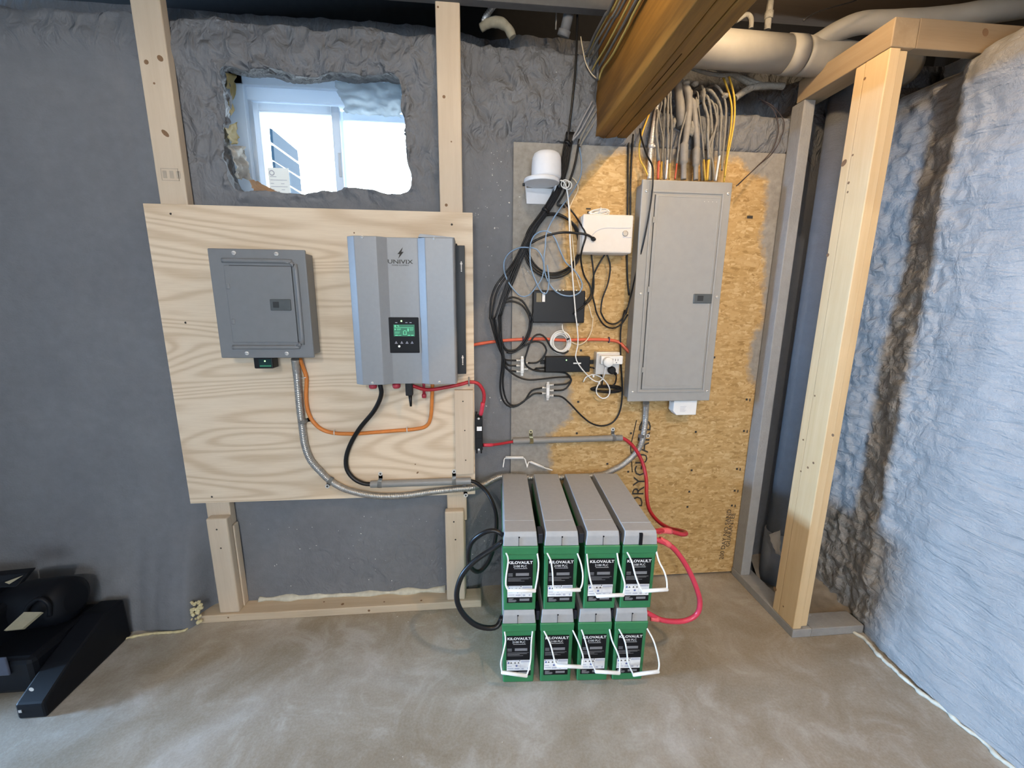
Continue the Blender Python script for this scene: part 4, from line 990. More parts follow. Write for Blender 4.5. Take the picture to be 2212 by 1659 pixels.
LH = [([(478, 318), (487, 380), (468, 480), (450, 560), (455, 635)], [(706, 313), (692, 400), (688, 520), (675, 600), (655, 660)], [(458, 635), (655, 662)]),
      ([(788, 310), (835, 390), (860, 470), (880, 550), (905, 585)], [(1018, 302), (1060, 380), (1090, 460), (1105, 520), (1100, 580)], [(900, 583), (1095, 592)]),
      ([(1092, 300), (1115, 360), (1140, 450), (1165, 540), (1205, 625)], [(1317, 290), (1335, 380), (1375, 470), (1398, 550), (1393, 630)], [(1205, 628), (1393, 640)]),
      ([(1388, 292), (1430, 370), (1450, 450), (1465, 560), (1500, 650)], [(1613, 288), (1660, 370), (1690, 460), (1710, 560), (1703, 620)], [(1505, 655), (1705, 628)])]
LOWU = (.0645, .207, .349, .4865); UPU = (.065, .2125, .3605, .4965)
LN = ['lower green battery at the stack\'s left end, handle grip hanging lowest left', 'second lower green battery from the left, under the one with handle skewed right', 'third lower green battery from the left, right of the stack\'s middle', 'lower green battery at the right end, with the red cable on its terminal']
UN = ['top green battery at the left end where both black cables attach', 'second top green battery from the left', 'third top green battery from the left, its handle grip touching the next battery', 'top green battery at the right end with a dark slot in its lid']
for i in range(4): battery(LOWU[i], 0, *LH[i], 1280, LN[i], i, 'low')
yb_ = -.012
bh0 = [c6(360, 1450, yb_-.02), c6(366, 1410, yb_-.01), c6(388, 1362, yb_), c6(535, 1362, yb_), c6(565, 1410, yb_-.01), c6(575, 1450, yb_-.02)]
bh1 = [c6(575, 1450, yb_-.02), c6(582, 1420, yb_-.01), c6(605, 1400, yb_), c6(715, 1448, yb_), c6(760, 1462, yb_-.005), c6(800, 1475, yb_-.02)]
for i in range(4): battery(UPU[i], .3185, *UH[i], 960, UN[i], i, 'top', (bh0, bh1, None, None)[i])
# black link covers between neighbouring lids
for (us, z0, row) in ((UPU, .3185+.264, 'top'), (LOWU, .264, 'lower')):
    for i in range(3):
        g0, g1 = us[i]+BW/2-.0005, us[i+1]-BW/2+.0005
        mb = MB(); frustum(mb, g0+.0012, .022, g1-.0012, .075, z0-.002, z0+.036, 0, 0, .0015)
        single('link_cover', mb, plain('link_black', (.012, .016, .03), .35), 'black link cover in the %s gap between the %s row\'s battery lids' % (('left', 'middle', 'right')[i], row), 'battery link', 'battery links')
# battery cables
def bsleeve(pts, r, mat, label): 
    mb = MB(); mb.tube(catmull(pts, .01), r, 12); return single('heat_shrink', mb, M[mat], label, 'cable sleeve')
zT = .3185+.264
tL = bw(UPU[0]-BW/2+.003, .03, zT+.028); tL2 = bw(UPU[0]-BW/2+.003, .03, zT+.004)
cable('battery_cable', [c3(1900, 776, -.134), c3(1968, 775, -.137), c8(262, 312, -.145), c8(325, 365, -.17), c8(378, 450, -.21), c8(408, 545, -.26), c8(415, 650, -.31), c8(400, 780, -.36), c8(355, 925, -.41), c8(280, 1012, -.44), c8(215, 985, -.46), c8(192, 890, -.48), c8(218, 780, -.50), c8(310, 705, -.515), c8(400, 686, -.52), tL], .0085, M['rubber'], 'black cable looping from the grey tube to the top left battery', n=12)
tB = bw(LOWU[0]-BW/2+.003, .03, .264+.012)
cable('battery_cable', [tL2, c8(390, 828, -.525), c8(255, 918, -.53), c8(155, 1020, -.535), c8(105, 1140, -.54), c8(102, 1250, -.545), c8(150, 1350, -.55), c8(240, 1432, -.55), c8(340, 1462, -.545), c8(420, 1448, -.54), tB], .0098, M['rubber'], 'thick black cable arching between the upper and lower left batteries', n=12)
tR = bw(UPU[3]+BW/2-.003, .035, zT+.035)
R1 = [c6(1370, 1187, -.0175), c6(1430, 1188, -.018), cg(230, 375, -.02), cg(275, 420, -.025), cg(325, 500, -.035), cg(360, 590, -.05), cg(380, 700, -.08), cg(384, 850, -.13), cg(410, 960, -.18), cg(480, 1050, -.25), cg(570, 1108, -.32), cg(655, 1128, -.38), cg(708, 1142, -.44), cg(716, 1158, -.49), cg(680, 1162, -.51), cg(620, 1145, -.52), cg(560, 1132, -.527), tR]
cable('battery_cable', R1, .0085, M['red'], 'red cable from the strand board\'s tube round to the top right battery', n=12)
bsleeve([cg(588, 1138, -.522), cg(545, 1130, -.53), cg(500, 1133, -.535), cg(484, 1136, -.54)], .0112, 'pink', 'pink sleeve on the red cable at the top right battery')
tR2 = bw(UPU[3]+BW/2-.003, .03, zT+.006); tR3 = bw(LOWU[3]+BW/2-.003, .03, .264+.018)
cable('battery_cable', [tR2, c8(1790, 800, -.555), c8(1870, 880, -.56), c8(1950, 1010, -.565), c8(2010, 1150, -.57), c8(2035, 1260, -.57), c8(2012, 1350, -.57), c8(1930, 1400, -.57), c8(1830, 1410, -.57), c8(1720, 1394, -.565), tR3], .0095, M['redw'], 'pinkish red cable hooping between the upper and lower right batteries', n=12)
bsleeve([c8(1712, 755, -.55), c8(1750, 775, -.553), c8(1795, 803, -.555)], .0112, 'pink', 'pink sleeve at the upper end of the hooped red cable')
bsleeve([c8(1640, 1380, -.56), c8(1670, 1385, -.563), c8(1705, 1391, -.565)], .0112, 'pink', 'pink sleeve at the lower end of the hooped red cable')

# ================================================================== DEVICES ON THE STRAND BOARD
# grey white control box
a = c5(1078, 668, -.085); b = c5(1512, 1028, -.085)
cb = thing('control_box', 'pale plastic box with a round lock left of the tall breaker panel', 'control box', ((a.x+b.x)/2, -.04, b.z))
mb = MB(); mb.box((a.x-.002, -.06, b.z-.002), (b.x-.004, -.0006, a.z-.004), .006); part('back_shell', mb, M['offwhite'], cb)
mb = MB(); mb.box((a.x, -.085, b.z), (b.x, -.0605, a.z), .008, 3); lidc = part('cover', mb, M['offwhite'], cb)
c_ = c5(1454, 848, -.0855); mb = MB(); mb.lathe(c_, (0, -1, 0), [(.012, -.003), (.012, .002), (.009, .003)], 20); part('lock', mb, M['bx'], lidc, 'round metal lock')
mb = MB(); mb.tube(catmull([c5(1150, 880, -.0855), c5(1190, 830, -.0855), c5(1270, 800, -.0855), c5(1400, 800, -.0855), c5(1505, 798, -.0855)]), .0012, 6); mb.tube(catmull([c5(1432, 880, -.0855), c5(1510, 884, -.0855)]), .0012, 6); part('door_line', mb, M['inkl'], lidc)
mb = MB(); text(mb, 'Rain', c5(1230, 985, -.0858), (1, 0, 0), (0, 0, 1), .0, 0) if False else mb.box(c5(1250, 960, -.0853), c5(1370, 950, -.0850)); part('embossing', mb, M['offwhite'], lidc)
mb = MB()
for k in range(7):
    t0 = k*.9; mb.tube(catmull([Vector((a.x+.078+.044*math.cos(t)+.004*math.sin(k*2.1), -.05+.018*math.sin(t*1.0+k*.3), a.z+.010+.014*math.sin(t+k*.45)*.9+.004*(k % 3))) for t in [q*math.pi/5 for q in range(11)]], .005), .0023, 6)
mb.tube(catmull([Vector((a.x+.07, -.07, a.z+.005)), Vector((a.x+.078, -.074, a.z+.02)), Vector((a.x+.082, -.055, a.z+.032))]), .0023, 6)
single('wire_coil', mb, M['white'], 'tied coil of white wire lying on top of the pale control box', 'wire coil')
# router
a = c5(628, 1355, -.03); b = c5(1086, 1650, -.03)
rt = thing('router', 'flat black router on the wall with small lights along its top', 'router', ((a.x+b.x)/2, -.015, b.z))
mb = MB(); mb.box((a.x, -.032, b.z), (b.x, -.0006, a.z), .005, 3); part('housing', mb, M['black'], rt)
mb = MB()
for x_ in (838, 868, 899, 1018): p_ = c5(x_, 1357, -.0325); mb.box(p_+Vector((-.002, -.0004, -.001)), p_+Vector((.002, .0004, .0018)))
part('lights', mb, M['ledw'], rt)
mb = MB(); m_ = c5(712, 1375, -.0326); n_ = c5(735, 1460, -.0326); mb.box((m_.x, -.0328, n_.z), (n_.x, -.032, m_.z)); part('white_tag', mb, M['print'], rt, 'white paper tag')
mb = MB(); m_ = c5(660, 1380, -.0326); n_ = c5(704, 1462, -.0326); mb.box((m_.x, -.0328, n_.z), (n_.x, -.032, m_.z)); part('gold_tag', mb, plain('gold_tag', (.16, .12, .05), .4), rt, 'dull gold tag')
mb = MB(); p_ = c6(1030, 182, -.02); mb.cyl(p_, p_+Vector((0, 0, .012)), .004, 10); part('jack', mb, M['galv'], rt)
# wifi puck on its bracket
a = c5(530, 345, -.10); b = c5(880, 345, -.10); cxx = c5(705, 370, -.07).x; zb = c5(705, 385, -.10).z
br = thing('shelf_bracket', 'white plastic wall bracket under the white speaker, its foot plate below', 'bracket', (cxx, 0, c5(640, 590, -.0).z))
r0 = (b.x-a.x)/2*.92
mb = MB(); mb.lathe((cxx, -.072, zb), (0, 0, 1), [(r0*.98, 0), (r0, .002), (r0, .014), (r0*.97, .017), (r0*.2, .017)], 40); part('ring_tray', mb, M['lampw'], br)
z0_ = c5(640, 585, -.004).z
mb = MB(); mb.prism([(cxx-.052, -.0006, z0_), (cxx+.038, -.0006, z0_), (cxx+.060, -.0006, zb), (cxx-.060, -.0006, zb)], (0, -.006, 0), .002); part('wall_plate', mb, M['lampw'], br)
mb = MB()
for s_ in (-1, 1): mb.prism([(cxx+s_*.060, -.007, zb), (cxx+s_*.056, -.007, zb-.045), (cxx+s_*.066, -.062, zb)], (-s_*.004, 0, 0))
part('side_gusset', mb, M['lampw'], br)
mb = MB()
for s_ in (-1, 1): mb.cyl((cxx+s_*(r0-.002), -.075, zb-.006), (cxx+s_*(r0+.004), -.072, zb-.006), .006, 12)
part('side_pin', mb, M['latch_dark'], br)
sp = MB(); zs_ = zb+.0175; hh = c5(740, 122, -.075).z-zs_; rr = (c5(880, 250, -.075).x-c5(615, 250, -.075).x)/2; cs = c5(748, 250, -.075).x
prof = [(rr*.86, 0), (rr*.97, .003), (rr, .012), (rr*.985, hh*.55), (rr*.95, hh*.78), (rr*.85, hh*.92), (rr*.68, hh*.985), (rr*.3, hh), (0.001, hh)]
sp.lathe((cs, -.075, zs_), (0, 0, 1), prof, 36); single('speaker', sp, M['lampw'], 'rounded white speaker standing on the wall bracket', 'speaker')
# splitters
def splitter(c, W, H, left, right, label, tilt=0):
    t = thing('coax_splitter', label, 'splitter', c+Vector((0, .02, -H/2)), 'coax splitters')
    mb = MB(); mb.box(c+Vector((-W/2, -.008, -H/2)), c+Vector((W/2, .012, H/2)), .002); mb.box(c+Vector((-W/2*.7, -.001, -H/2-.012)), c+Vector((W/2*.7, .002, H/2+.010)), .0008); part('body', mb, M['galv'], t)
    for s_, L in ((-1, left), (1, right)):
        for z_ in L:
            mb = MB(); p = c+Vector((s_*W/2, .002, z_)); mb.cyl(p, p+Vector((s_*.012, 0, 0)), .0045, 10); mb.cyl(p+Vector((s_*.010, 0, 0)), p+Vector((s_*.020, 0, 0)), .0058, 6); part('connector', mb, M['galv'], t)
    mb = MB(); mb.box(c+Vector((-W*.3, -.0084, -H*.3)), c+Vector((W*.3, -.0079, H*.25))); part('sticker', mb, M['print'], t)
    return t
s1 = c6(530, 540, -.02); s2 = c6(760, 765, -.018)
kk = 1/4.1476*.0021
sH1 = c6(530, 470, -.02).z-c6(530, 605, -.02).z; sH2 = c6(760, 700, -.018).z-c6(760, 825, -.018).z
zo = lambda c, x, y, Y: c6(x, y, Y).z-c.z
splitter(s1, .016, sH1, [zo(s1, 500, 492, -.02), zo(s1, 500, 540, -.02), zo(s1, 500, 592, -.02)], [zo(s1, 560, 515, -.02), zo(s1, 560, 570, -.02)], 'upper left silver splitter joining three black cables')
splitter(s2, .016, sH2, [zo(s2, 720, 738, -.018), zo(s2, 720, 787, -.018)], [zo(s2, 800, 712, -.018), zo(s2, 800, 762, -.018), zo(s2, 800, 808, -.018)], 'lower right silver splitter below the black power adapter')
# power adapter
a = c6(742, 458, -.035); b = c6(1136, 596, -.035)
pa = thing('power_adapter', 'long black power adapter with a green light, left of the outlet', 'power adapter', ((a.x+b.x)/2, -.02, b.z))
mb = MB(); mb.box((a.x, -.036, b.z), (b.x, -.0006, a.z), .004, 3); part('housing', mb, M['black'], pa)
mb = MB(); mb.disc(c6(927, 489, -.0366), (0, -1, 0), .003, 10); part('indicator_light', mb, M['led'], pa)
mb = MB(); m_ = c6(990, 512, -.0366); n_ = c6(1058, 523, -.0366); mb.box((m_.x, -.0368, n_.z), (n_.x, -.036, m_.z)); part('label_strip', mb, M['print'], pa)
mb = MB()
for x_ in (712, 1150): p_ = c6(x_, 505, -.004); mb.box(p_+Vector((-.010, -.004, -.010)), p_+Vector((.010, .003, .010)), .002)
part('mounting_ear', mb, M['black'], pa)
# outlet with tap, charger and plug
a = c6(1200, 418, -.045); b = c6(1400, 618, -.045)
ot = thing('outlet_box', 'metal outlet box below the control box with plugs in it', 'outlet', ((a.x+b.x)/2, -.02, b.z))
mb = MB(); mb.box((a.x, -.042, b.z), (b.x, -.0006, a.z), .004); part('box', mb, M['galv'], ot)
mb = MB(); mb.box((a.x+.008, -.0445, b.z+.008), (b.x-.006, -.0422, a.z-.006), .002); part('face_plate', mb, M['offwhite'], ot)
a = c6(1240, 452, -.07); b = c6(1430, 527, -.07)
tp = thing('outlet_tap', 'white multi outlet tap plugged into the metal outlet box', 'outlet tap', ((a.x+b.x)/2, -.06, b.z))
mb = MB(); mb.box((a.x, -.072, b.z), (b.x, -.045, a.z), .004, 3); part('housing', mb, M['white'], tp)
mb = MB()
for x_ in (1345, 1367, 1390): p_ = c6(x_, 488, -.0725); mb.box(p_+Vector((-.001, -.0003, -.005)), p_+Vector((.001, .0003, .005)))
p_ = c6(1376, 512, -.0725); mb.disc(p_, (0, -1, 0), .0025, 10); part('slots', mb, M['ink'], tp)
mb = MB(); c_ = c6(1292, 502, -.0725); mb.lathe(c_, (0, -1, 0), [(.021, 0), (.0225, .003), (.0225, .020), (.020, .025), (.004, .026)], 28)
single('usb_charger', mb, M['white'], 'round white charger plugged in the tap\'s left socket', 'charger')
mb = MB(); mb.lathe(c6(1325, 575, -.0445), (0, -1, 0), [(.016, 0), (.018, .004), (.018, .018), (.012, .024)], 20); mb.tube(catmull([c6(1325, 575, -.055), c6(1350, 595, -.055), c6(1370, 615, -.05)]), .007, 10)
single('black_plug', mb, M['black'], 'black plug in the outlet\'s lower socket under the white charger', 'plug')

# ---- low voltage cables
blk = M['rubber']; G = 'black coax cables'
def run(pts, Y=-.02, f=None): 
    out = []
    for p in pts:
        fn = p[0]; out.append(fn(p[1], p[2], p[3] if len(p) > 3 else Y))
    return out
def C5(L, Y=-.02): return [c5(p[0], p[1], p[2] if len(p) > 2 else Y) for p in L]
def C6(L, Y=-.02): return [c6(p[0], p[1], p[2] if len(p) > 2 else Y) for p in L]
def coax(pts, label, r=.0040, group=G, name='coax_cable', mat=None): return cable(name, pts, r, mat or blk, label, 'cable', group, 8)
bund = [(960, -60), (935, 60), (905, 240), (880, 330), (835, 480), (735, 650), (640, 780), (590, 880), (545, 980), (490, 1090)]
def off(L, dx, dy=0, Y=-.03, k0=1.0, k1=1.0): 
    n = len(L); return [c5(p[0]+dx*(k0+(k1-k0)*i/(n-1)), p[1]+dy, Y) for i, p in enumerate(L)]
coax(off(bund, -28, 0, -.034)+C5([(400, 1180, -.04), (300, 1310, -.04), (255, 1430, -.04), (242, 1600, -.04)])+C6([(245, 120, -.04), (290, 290, -.035), (345, 430, -.03), (380, 485), (479, 492)]), 'outermost left coax cable of the bundle, ending in the upper splitter\'s top port')
coax(off(bund, -14, 4, -.040)+C5([(420, 1190, -.044), (330, 1320, -.045), (285, 1440, -.045), (262, 1600, -.045)])+C6([(268, 120, -.042), (310, 300, -.036), (360, 450, -.03), (400, 530), (479, 541)]), 'second coax cable from the bundle\'s left, ending in the upper splitter\'s middle port')
coax(off(bund, 0, 0, -.045)+C5([(440, 1180, -.05), (385, 1320, -.05), (340, 1450, -.05), (290, 1600, -.05)])+C6([(285, 120, -.045), (320, 300, -.04), (355, 470, -.03), (395, 570), (479, 592)]), 'coax cable in the bundle\'s front ending in the upper splitter\'s bottom port')
coax(off(bund, 12, 0, -.038)+C5([(450, 1200, -.04), (405, 1330, -.04), (370, 1440, -.04), (330, 1580, -.04)])+C6([(322, 100, -.035), (330, 300, -.03), (352, 480, -.03), (335, 740, -.022), (372, 870), (450, 908), (550, 855), (615, 765), (709, 738)], -.018), 'coax cable that dips lowest left and enters the lower splitter\'s upper left port')
coax(off(bund, 24, 0, -.034)+C5([(470, 1200, -.034), (420, 1340, -.034), (380, 1450, -.034), (345, 1580, -.034)])+C6([(340, 100, -.03), (345, 300, -.028), (368, 500, -.03), (358, 720, -.024), (402, 868), (485, 892), (580, 830), (640, 790), (709, 787)], -.018), 'coax cable with the inner dip, entering the lower splitter\'s lower left port')
coax(off(bund, 34, 0, -.028)+C5([(480, 1210, -.03), (425, 1340, -.03), (385, 1440, -.03), (440, 1418, -.03), (530, 1450, -.028), (600, 1560, -.028), (632, 1640, -.028)])+C6([(632, 60, -.028), (605, 230, -.026), (560, 330, -.026), (490, 390, -.026), (400, 400, -.028), (350, 330, -.03), (330, 230, -.032)]), 'coax cable making the wide hoop left of the router')
coax(C5([(365, 1470, -.026), (440, 1455, -.026), (530, 1490, -.026), (590, 1580, -.026), (608, 1650, -.026)])+C6([(606, 80, -.026), (590, 220, -.024), (540, 330, -.024), (450, 412, -.024), (380, 400, -.024), (345, 300, -.026)]), 'coax cable making the narrow hoop inside the wide hoop')
coax(C6([(582, 515), (660, 512), (715, 470), (748, 400), (715, 340), (650, 322), (580, 345), (500, 395), (440, 425), (390, 420)], -.028), 'coax cable from the upper splitter\'s right port curling back to the hoops')
coax(C6([(745, 585), (690, 590), (630, 578), (575, 545), (553, 495), (570, 430), (600, 340), (640, 275), (690, 258), (740, 290), (790, 375), (840, 415), (910, 427), (945, 405)], -.026), 'coax cable arching high between the upper splitter and the white cord coil')
coax(C6([(375, 520), (400, 570), (480, 632), (580, 665), (700, 660), (830, 645), (950, 640)], -.022), 'coax cable sagging from the bundle\'s foot towards the lower splitter')
coax(C6([(745, 558), (680, 562), (640, 568), (700, 590), (860, 596), (930, 610), (970, 660), (930, 700), (812, 712)], -.018), 'coax cable from the power adapter to the lower splitter\'s upper right port')
coax(C6([(950, 640), (972, 668), (945, 720), (900, 755), (812, 762)], -.017), 'short coax bend into the lower splitter\'s middle right port')
coax(C6([(812, 808), (885, 818), (960, 880), (1060, 985), (1150, 1055), (1240, 1078), (1330, 1055), (1390, 985), (1420, 880), (1428, 720), (1415, 500), (1412, 250), (1430, 130), (1450, 40)], -.015), 'coax cable looping lowest right and climbing beside the breaker panel')
# cables left of the tall panel
coax(C5([(1488, -40), (1480, 180), (1478, 420), (1474, 660), (1470, 900), (1470, 1060), (1474, 1250), (1488, 1400)], -.008), 'left of the two black cables dropping behind the control box', .0042)
coax(C5([(1525, -40), (1512, 180), (1502, 420), (1500, 660), (1496, 800)], -.008), 'right of the two black cables dropping behind the control box', .0042)
coax(C5([(1585, -90, -.03), (1600, 0, -.05), (1650, 150, -.08), (1698, 245, -.105), (1702, 380, -.108), (1690, 520, -.105), (1660, 720, -.10), (1620, 920, -.095), (1560, 1160, -.07), (1505, 1400, -.03), (1460, 1570, -.025)])+C6([(1470, 20, -.025), (1435, 110, -.025), (1360, 165, -.025), (1285, 145, -.025), (1240, 70, -.025)], -.025)+C5([(1236, 1530, -.025), (1250, 1430, -.025), (1300, 1290, -.025), (1320, 1150, -.03), (1300, 1060, -.035), (1285, 1030, -.035)]), 'black cable hanging in front of the breaker panel and looping to the control box', .0036)
coax(C6([(1478, 80, -.018), (1420, 165, -.018), (1340, 203, -.018), (1260, 170, -.018), (1200, 70, -.018)])+C5([(1185, 1500, -.02), (1160, 1380, -.022), (1170, 1230, -.022), (1220, 1120, -.03), (1275, 1030, -.035)], -.02), 'second black loop under the control box, hanging lower', .0036)
coax(C5([(1150, 1030, -.03), (1170, 1200, -.026), (1172, 1340, -.028), (1150, 1430, -.034), (1080, 1500, -.04), (985, 1570, -.04)]), 'black cable from the control box crossing the router\'s corner', .0036)
coax(C5([(915, 575, -.03), (1000, 680, -.03), (1075, 800, -.08), (1102, 870, -.092), (1070, 980, -.092), (1056, 1080, -.06), (1085, 1220, -.03), (1140, 1320, -.028), (1145, 1400, -.032), (1085, 1480, -.036)]), 'black cable passing over the control box\'s left edge to the router', .0038)
coax(C5([(600, 940, -.05), (680, 895, -.055), (780, 858, -.06), (900, 838, -.07), (1030, 846, -.092), (1110, 858, -.098), (1150, 880, -.096), (1176, 905, -.0875)]), 'thick black cable bridging from the bundle to the control box cover', .0048)
mb = MB(); p = c5(1165, 895, -.088); mb.lathe(p, (.3, -.9, -.3), [(.009, -.002), (.009, .004), (.007, .012), (.005, .016)], 16); single('cable_gland', mb, M['black'], 'black cable plug on the control box cover', 'cable plug')
# ties on the bundle
for (x_, y_, lab) in ((935, 40, 'black tie round the cable bundle just below the foam'), (740, 640, 'black tie round the cable bundle below the speaker bracket'), (352, 487, None)):
    if lab: p = c5(x_, y_, -.036); d = (c5(x_-60, y_+90, -.036)-p).normalized(); mb = MB(); mb.tube([p-d*.006, p+d*.006], .0165, 14); single('cable_tie', mb, blk, lab, 'cable tie', 'ties on the cable bundle')
# coil of black cable
mb = MB()
for k in range(4):
    P_ = []
    for q in range(24):
        t = 2*math.pi*q/24; rx, rz = 232+7*k, 268+6*math.sin(k*2.2)
        P_.append(c5(805+rx*math.cos(t)+5*math.sin(3*t+k), 935+rz*math.sin(t)+(14*k if math.sin(t) > 0 else 3*k), -.014-.004*k))
    P_.append(P_[0]); mb.tube(catmull(P_, .012), .0037, 8)
single('cable_coil', mb, blk, 'big round coil of black cable left of the control box', 'cable coil')
# blue network cable
BL_ = M['blue']
cable('network_cable', C5([(918, 560, -.03), (860, 640, -.036), (810, 715, -.045), (775, 780, -.055), (745, 860, -.06), (738, 960, -.06), (725, 1080, -.06), (735, 1200, -.055), (770, 1290, -.05), (830, 1365, -.045), (900, 1402, -.045), (985, 1405, -.045), (1050, 1370, -.045), (1068, 1300, -.045), (1030, 1220, -.045), (980, 1160, -.045), (920, 1105, -.05), (870, 1000, -.055), (830, 900, -.058), (785, 840, -.06), (720, 825, -.062), (650, 855, -.062), (608, 930, -.06), (600, 1050, -.06), (612, 1160, -.058), (650, 1270, -.055), (690, 1350, -.05), (730, 1390, -.046), (760, 1360, -.05), (770, 1250, -.055), (755, 1130, -.058)]), .0030, BL_, 'pale blue network cable in tall loops over the black coil')
cable('network_cable', C5([(590, 975, -.058), (520, 972, -.056), (430, 1010, -.05), (375, 1080, -.048), (368, 1170, -.048), (400, 1270, -.046), (455, 1350, -.044), (520, 1410, -.042), (590, 1400, -.04), (660, 1320, -.045), (710, 1240, -.05), (725, 1140, -.055), (705, 1050, -.058), (660, 990, -.06), (600, 972, -.062)]), .0030, BL_, 'pale blue network cable looping low left above the router')
cable('network_cable', C5([(1040, 60, -.012), (1062, 200, -.014), (1055, 330, -.016), (1000, 440, -.025), (940, 530, -.03), (918, 562, -.032)]), .0024, BL_, 'pale blue network cable running up behind the cream cord')
# white and cream cords
WH = M['white']
cable('white_cord', C5([(872, 372, -.08), (905, 385, -.075), (930, 450, -.06), (948, 600, -.05), (955, 800, -.06), (965, 1000, -.064), (980, 1200, -.06), (995, 1400, -.05), (1012, 1600, -.046)])+C6([(1006, 70, -.046), (1024, 200, -.045), (1030, 340, -.042), (1010, 460, -.045), (1045, 540, -.045), (1105, 612, -.03), (1160, 665, -.025), (1210, 683, -.025), (1250, 660, -.03), (1268, 610, -.06), (1280, 550, -.075)]), .0030, WH, 'long white cord dropping from the bracket to the round charger')
cable('white_cord', C6([(1078, 685, -.018), (1100, 645, -.02), (1160, 618, -.022), (1225, 635, -.024), (1285, 690, -.026), (1316, 755, -.028), (1300, 815, -.028), (1250, 832, -.028), (1205, 800, -.028), (1195, 750, -.028), (1222, 690, -.026)]), .0030, WH, 'white cord hanging in a loop under the outlet')
mb = MB()
for p_ in ((1168, 628), (1220, 690)): c_ = c6(p_[0], p_[1], -.028); mb.box(c_+Vector((-.004, -.006, -.008)), c_+Vector((.004, .004, .008)), .002)
single('cord_clip', mb, WH, 'white clips holding the white cord loop under the outlet', 'clip')
mb = MB()
for k in range(2): mb.tube(catmull([c5(880+45*k/2+40*(1-math.cos(t))*.9, 405-38*math.sin(t)+10*k, -.07+.01*k) for t in [q*math.pi/6-.6 for q in range(13)]], .006), .0024, 6)
single('cord_loop', mb, WH, 'small loops of white cord at the bracket\'s right side', 'cord')
cable('cream_cord', C5([(965, 340, -.02), (1005, 370, -.02), (1030, 420, -.02), (1028, 465, -.02), (990, 540, -.024), (962, 600, -.03), (958, 660, -.04), (975, 850, -.05), (1000, 1100, -.045), (1005, 1180, -.045), (1030, 1270, -.042), (1052, 1340, -.04)]), .0022, M['cream'], 'cream cord running down beside the white cord to the router\'s top')
cable('cream_cord', C5([(1095, 1420, -.02), (1130, 1500, -.022), (1155, 1600, -.022)])+C6([(1166, 100, -.022), (1150, 230, -.022), (1100, 320, -.022), (1030, 352, -.024), (970, 325, -.028)]), .0024, M['cream'], 'cream cord curving from the router to the white cord coil')
mb = MB()
for k in range(6):
    P_ = [c6(872+(62+6*k)*math.cos(t)+(4*math.sin(k*1.7)), 328+(72+6*k)*math.sin(t)+4*math.cos(k*2.3), -.018-.003*(k % 3)) for t in [q*math.pi/10 for q in range(21)]]
    mb.tube(catmull(P_, .008), .0025, 6)
mb.tube(catmull(C6([(890, 170, -.02), (893, 215, -.026), (915, 250, -.03), (945, 300, -.03)])), .0026, 6); mb.mi = 1
mb.tube(catmull(C6([(930, 305, -.034), (955, 296, -.034)])), .004, 8)
single('cord_coil', mb, [M['white'], blk], 'white cord coil hanging under the router before the red cable', 'cord coil')
mb = MB()
for k in range(5):
    P_ = [c6(1285+(140-8*k)*math.cos(t), 748+(32-4*k)*math.sin(t)+4*math.sin(2*t+k), -.014-.005*(k % 3)) for t in [q*math.pi/8 for q in range(17)]]
    mb.tube(catmull(P_, .008), .0034, 6)
single('power_cord_coil', mb, blk, 'tied bunch of black power cord below the outlet', 'cord coil')
cable('power_cable', C6([(1370, 615, -.05), (1374, 650, -.03), (1362, 700, -.02), (1330, 725, -.018)]), .0036, blk, 'black power cord hanging from the black plug')
cable('power_cable', C6([(1140, 552, -.02), (1190, 568, -.018), (1235, 610, -.016), (1250, 680, -.016), (1240, 720, -.016)]), .0036, blk, 'black power cord from the adapter\'s right end to the cord bunch')
cable('red_orange_cable', C6([(60, 362, -.05), (120, 348, -.03), (270, 325, -.012), (450, 308, -.008), (700, 300, -.007), (900, 310, -.007), (1200, 305, -.007), (1340, 313, -.007), (1400, 330, -.010), (1440, 365, -.02), (1480, 410, -.03), (1510, 435, -.035)], -.008), .0072, M['redor'], 'red orange cable crossing the wall from the plywood to the breaker panel', n=10)
for x_, y_, lab in ((538, 303, 'left black staple on the red orange cable'), (1307, 308, 'right black staple on the red orange cable')):
    p = c6(x_, y_, -.008); mb = MB(); mb.tube(catmull([p+Vector((0, .007, .011)), p+Vector((0, -.007, .010)), p+Vector((0, -.007, -.010)), p+Vector((0, .007, -.011))], .003), .0025, 6); single('cable_staple', mb, plain('navy_staple', (.03, .03, .09), .4), lab, 'staple', 'staples on the red orange cable')

# ================================================================== WIRES ENTERING THE PANEL TOP
GF = M['foam_pipe']
def twocol(low, up, rl, mat, label, Yl=-.05, Yu=-.03, flat=.6, ru=None):
    t = thing('panel_cable', label, 'cable', cw(low[0][0], low[0][1], Yl), 'cables entering the breaker panel\'s top')
    n = len(up); a = [cw(x_, y_, Yl) for x_, y_ in low]; b = [cw(low[-1][0], low[-1][1], Yl)]+[cw(x_, y_, Yl+(Yu-Yl)*(i+1)/n) for i, (x_, y_) in enumerate(up)]
    b.append(b[-1]+Vector((0, .10, .02)))
    mb = MB(); mb.tube(catmull(a, .01), rl, 8, flat=flat); part('bare_jacket', mb, M[mat], t)
    mb = MB(); mb.tube(catmull(b, .012), ru or rl*1.08, 8, True, lambda t_, i: (ru or rl*1.08)*(1+.12*math.sin(i*1.7)), flat=max(flat, .7)); part('foam_coated_length', mb, GF, t, 'grey foam coated length'); return t
twocol([(350, 1530), (352, 1420), (360, 1305)], [(345, 1150), (325, 950), (332, 830), (345, 690)], .0078, 'redend', 'leftmost red ended cable going into the breaker panel top')
twocol([(380, 1530), (392, 1410), (398, 1310)], [(408, 1120), (402, 980), (365, 760), (395, 570)], .0042, 'yellow', 'thin yellow ended cable right beside the leftmost red one', -.045)
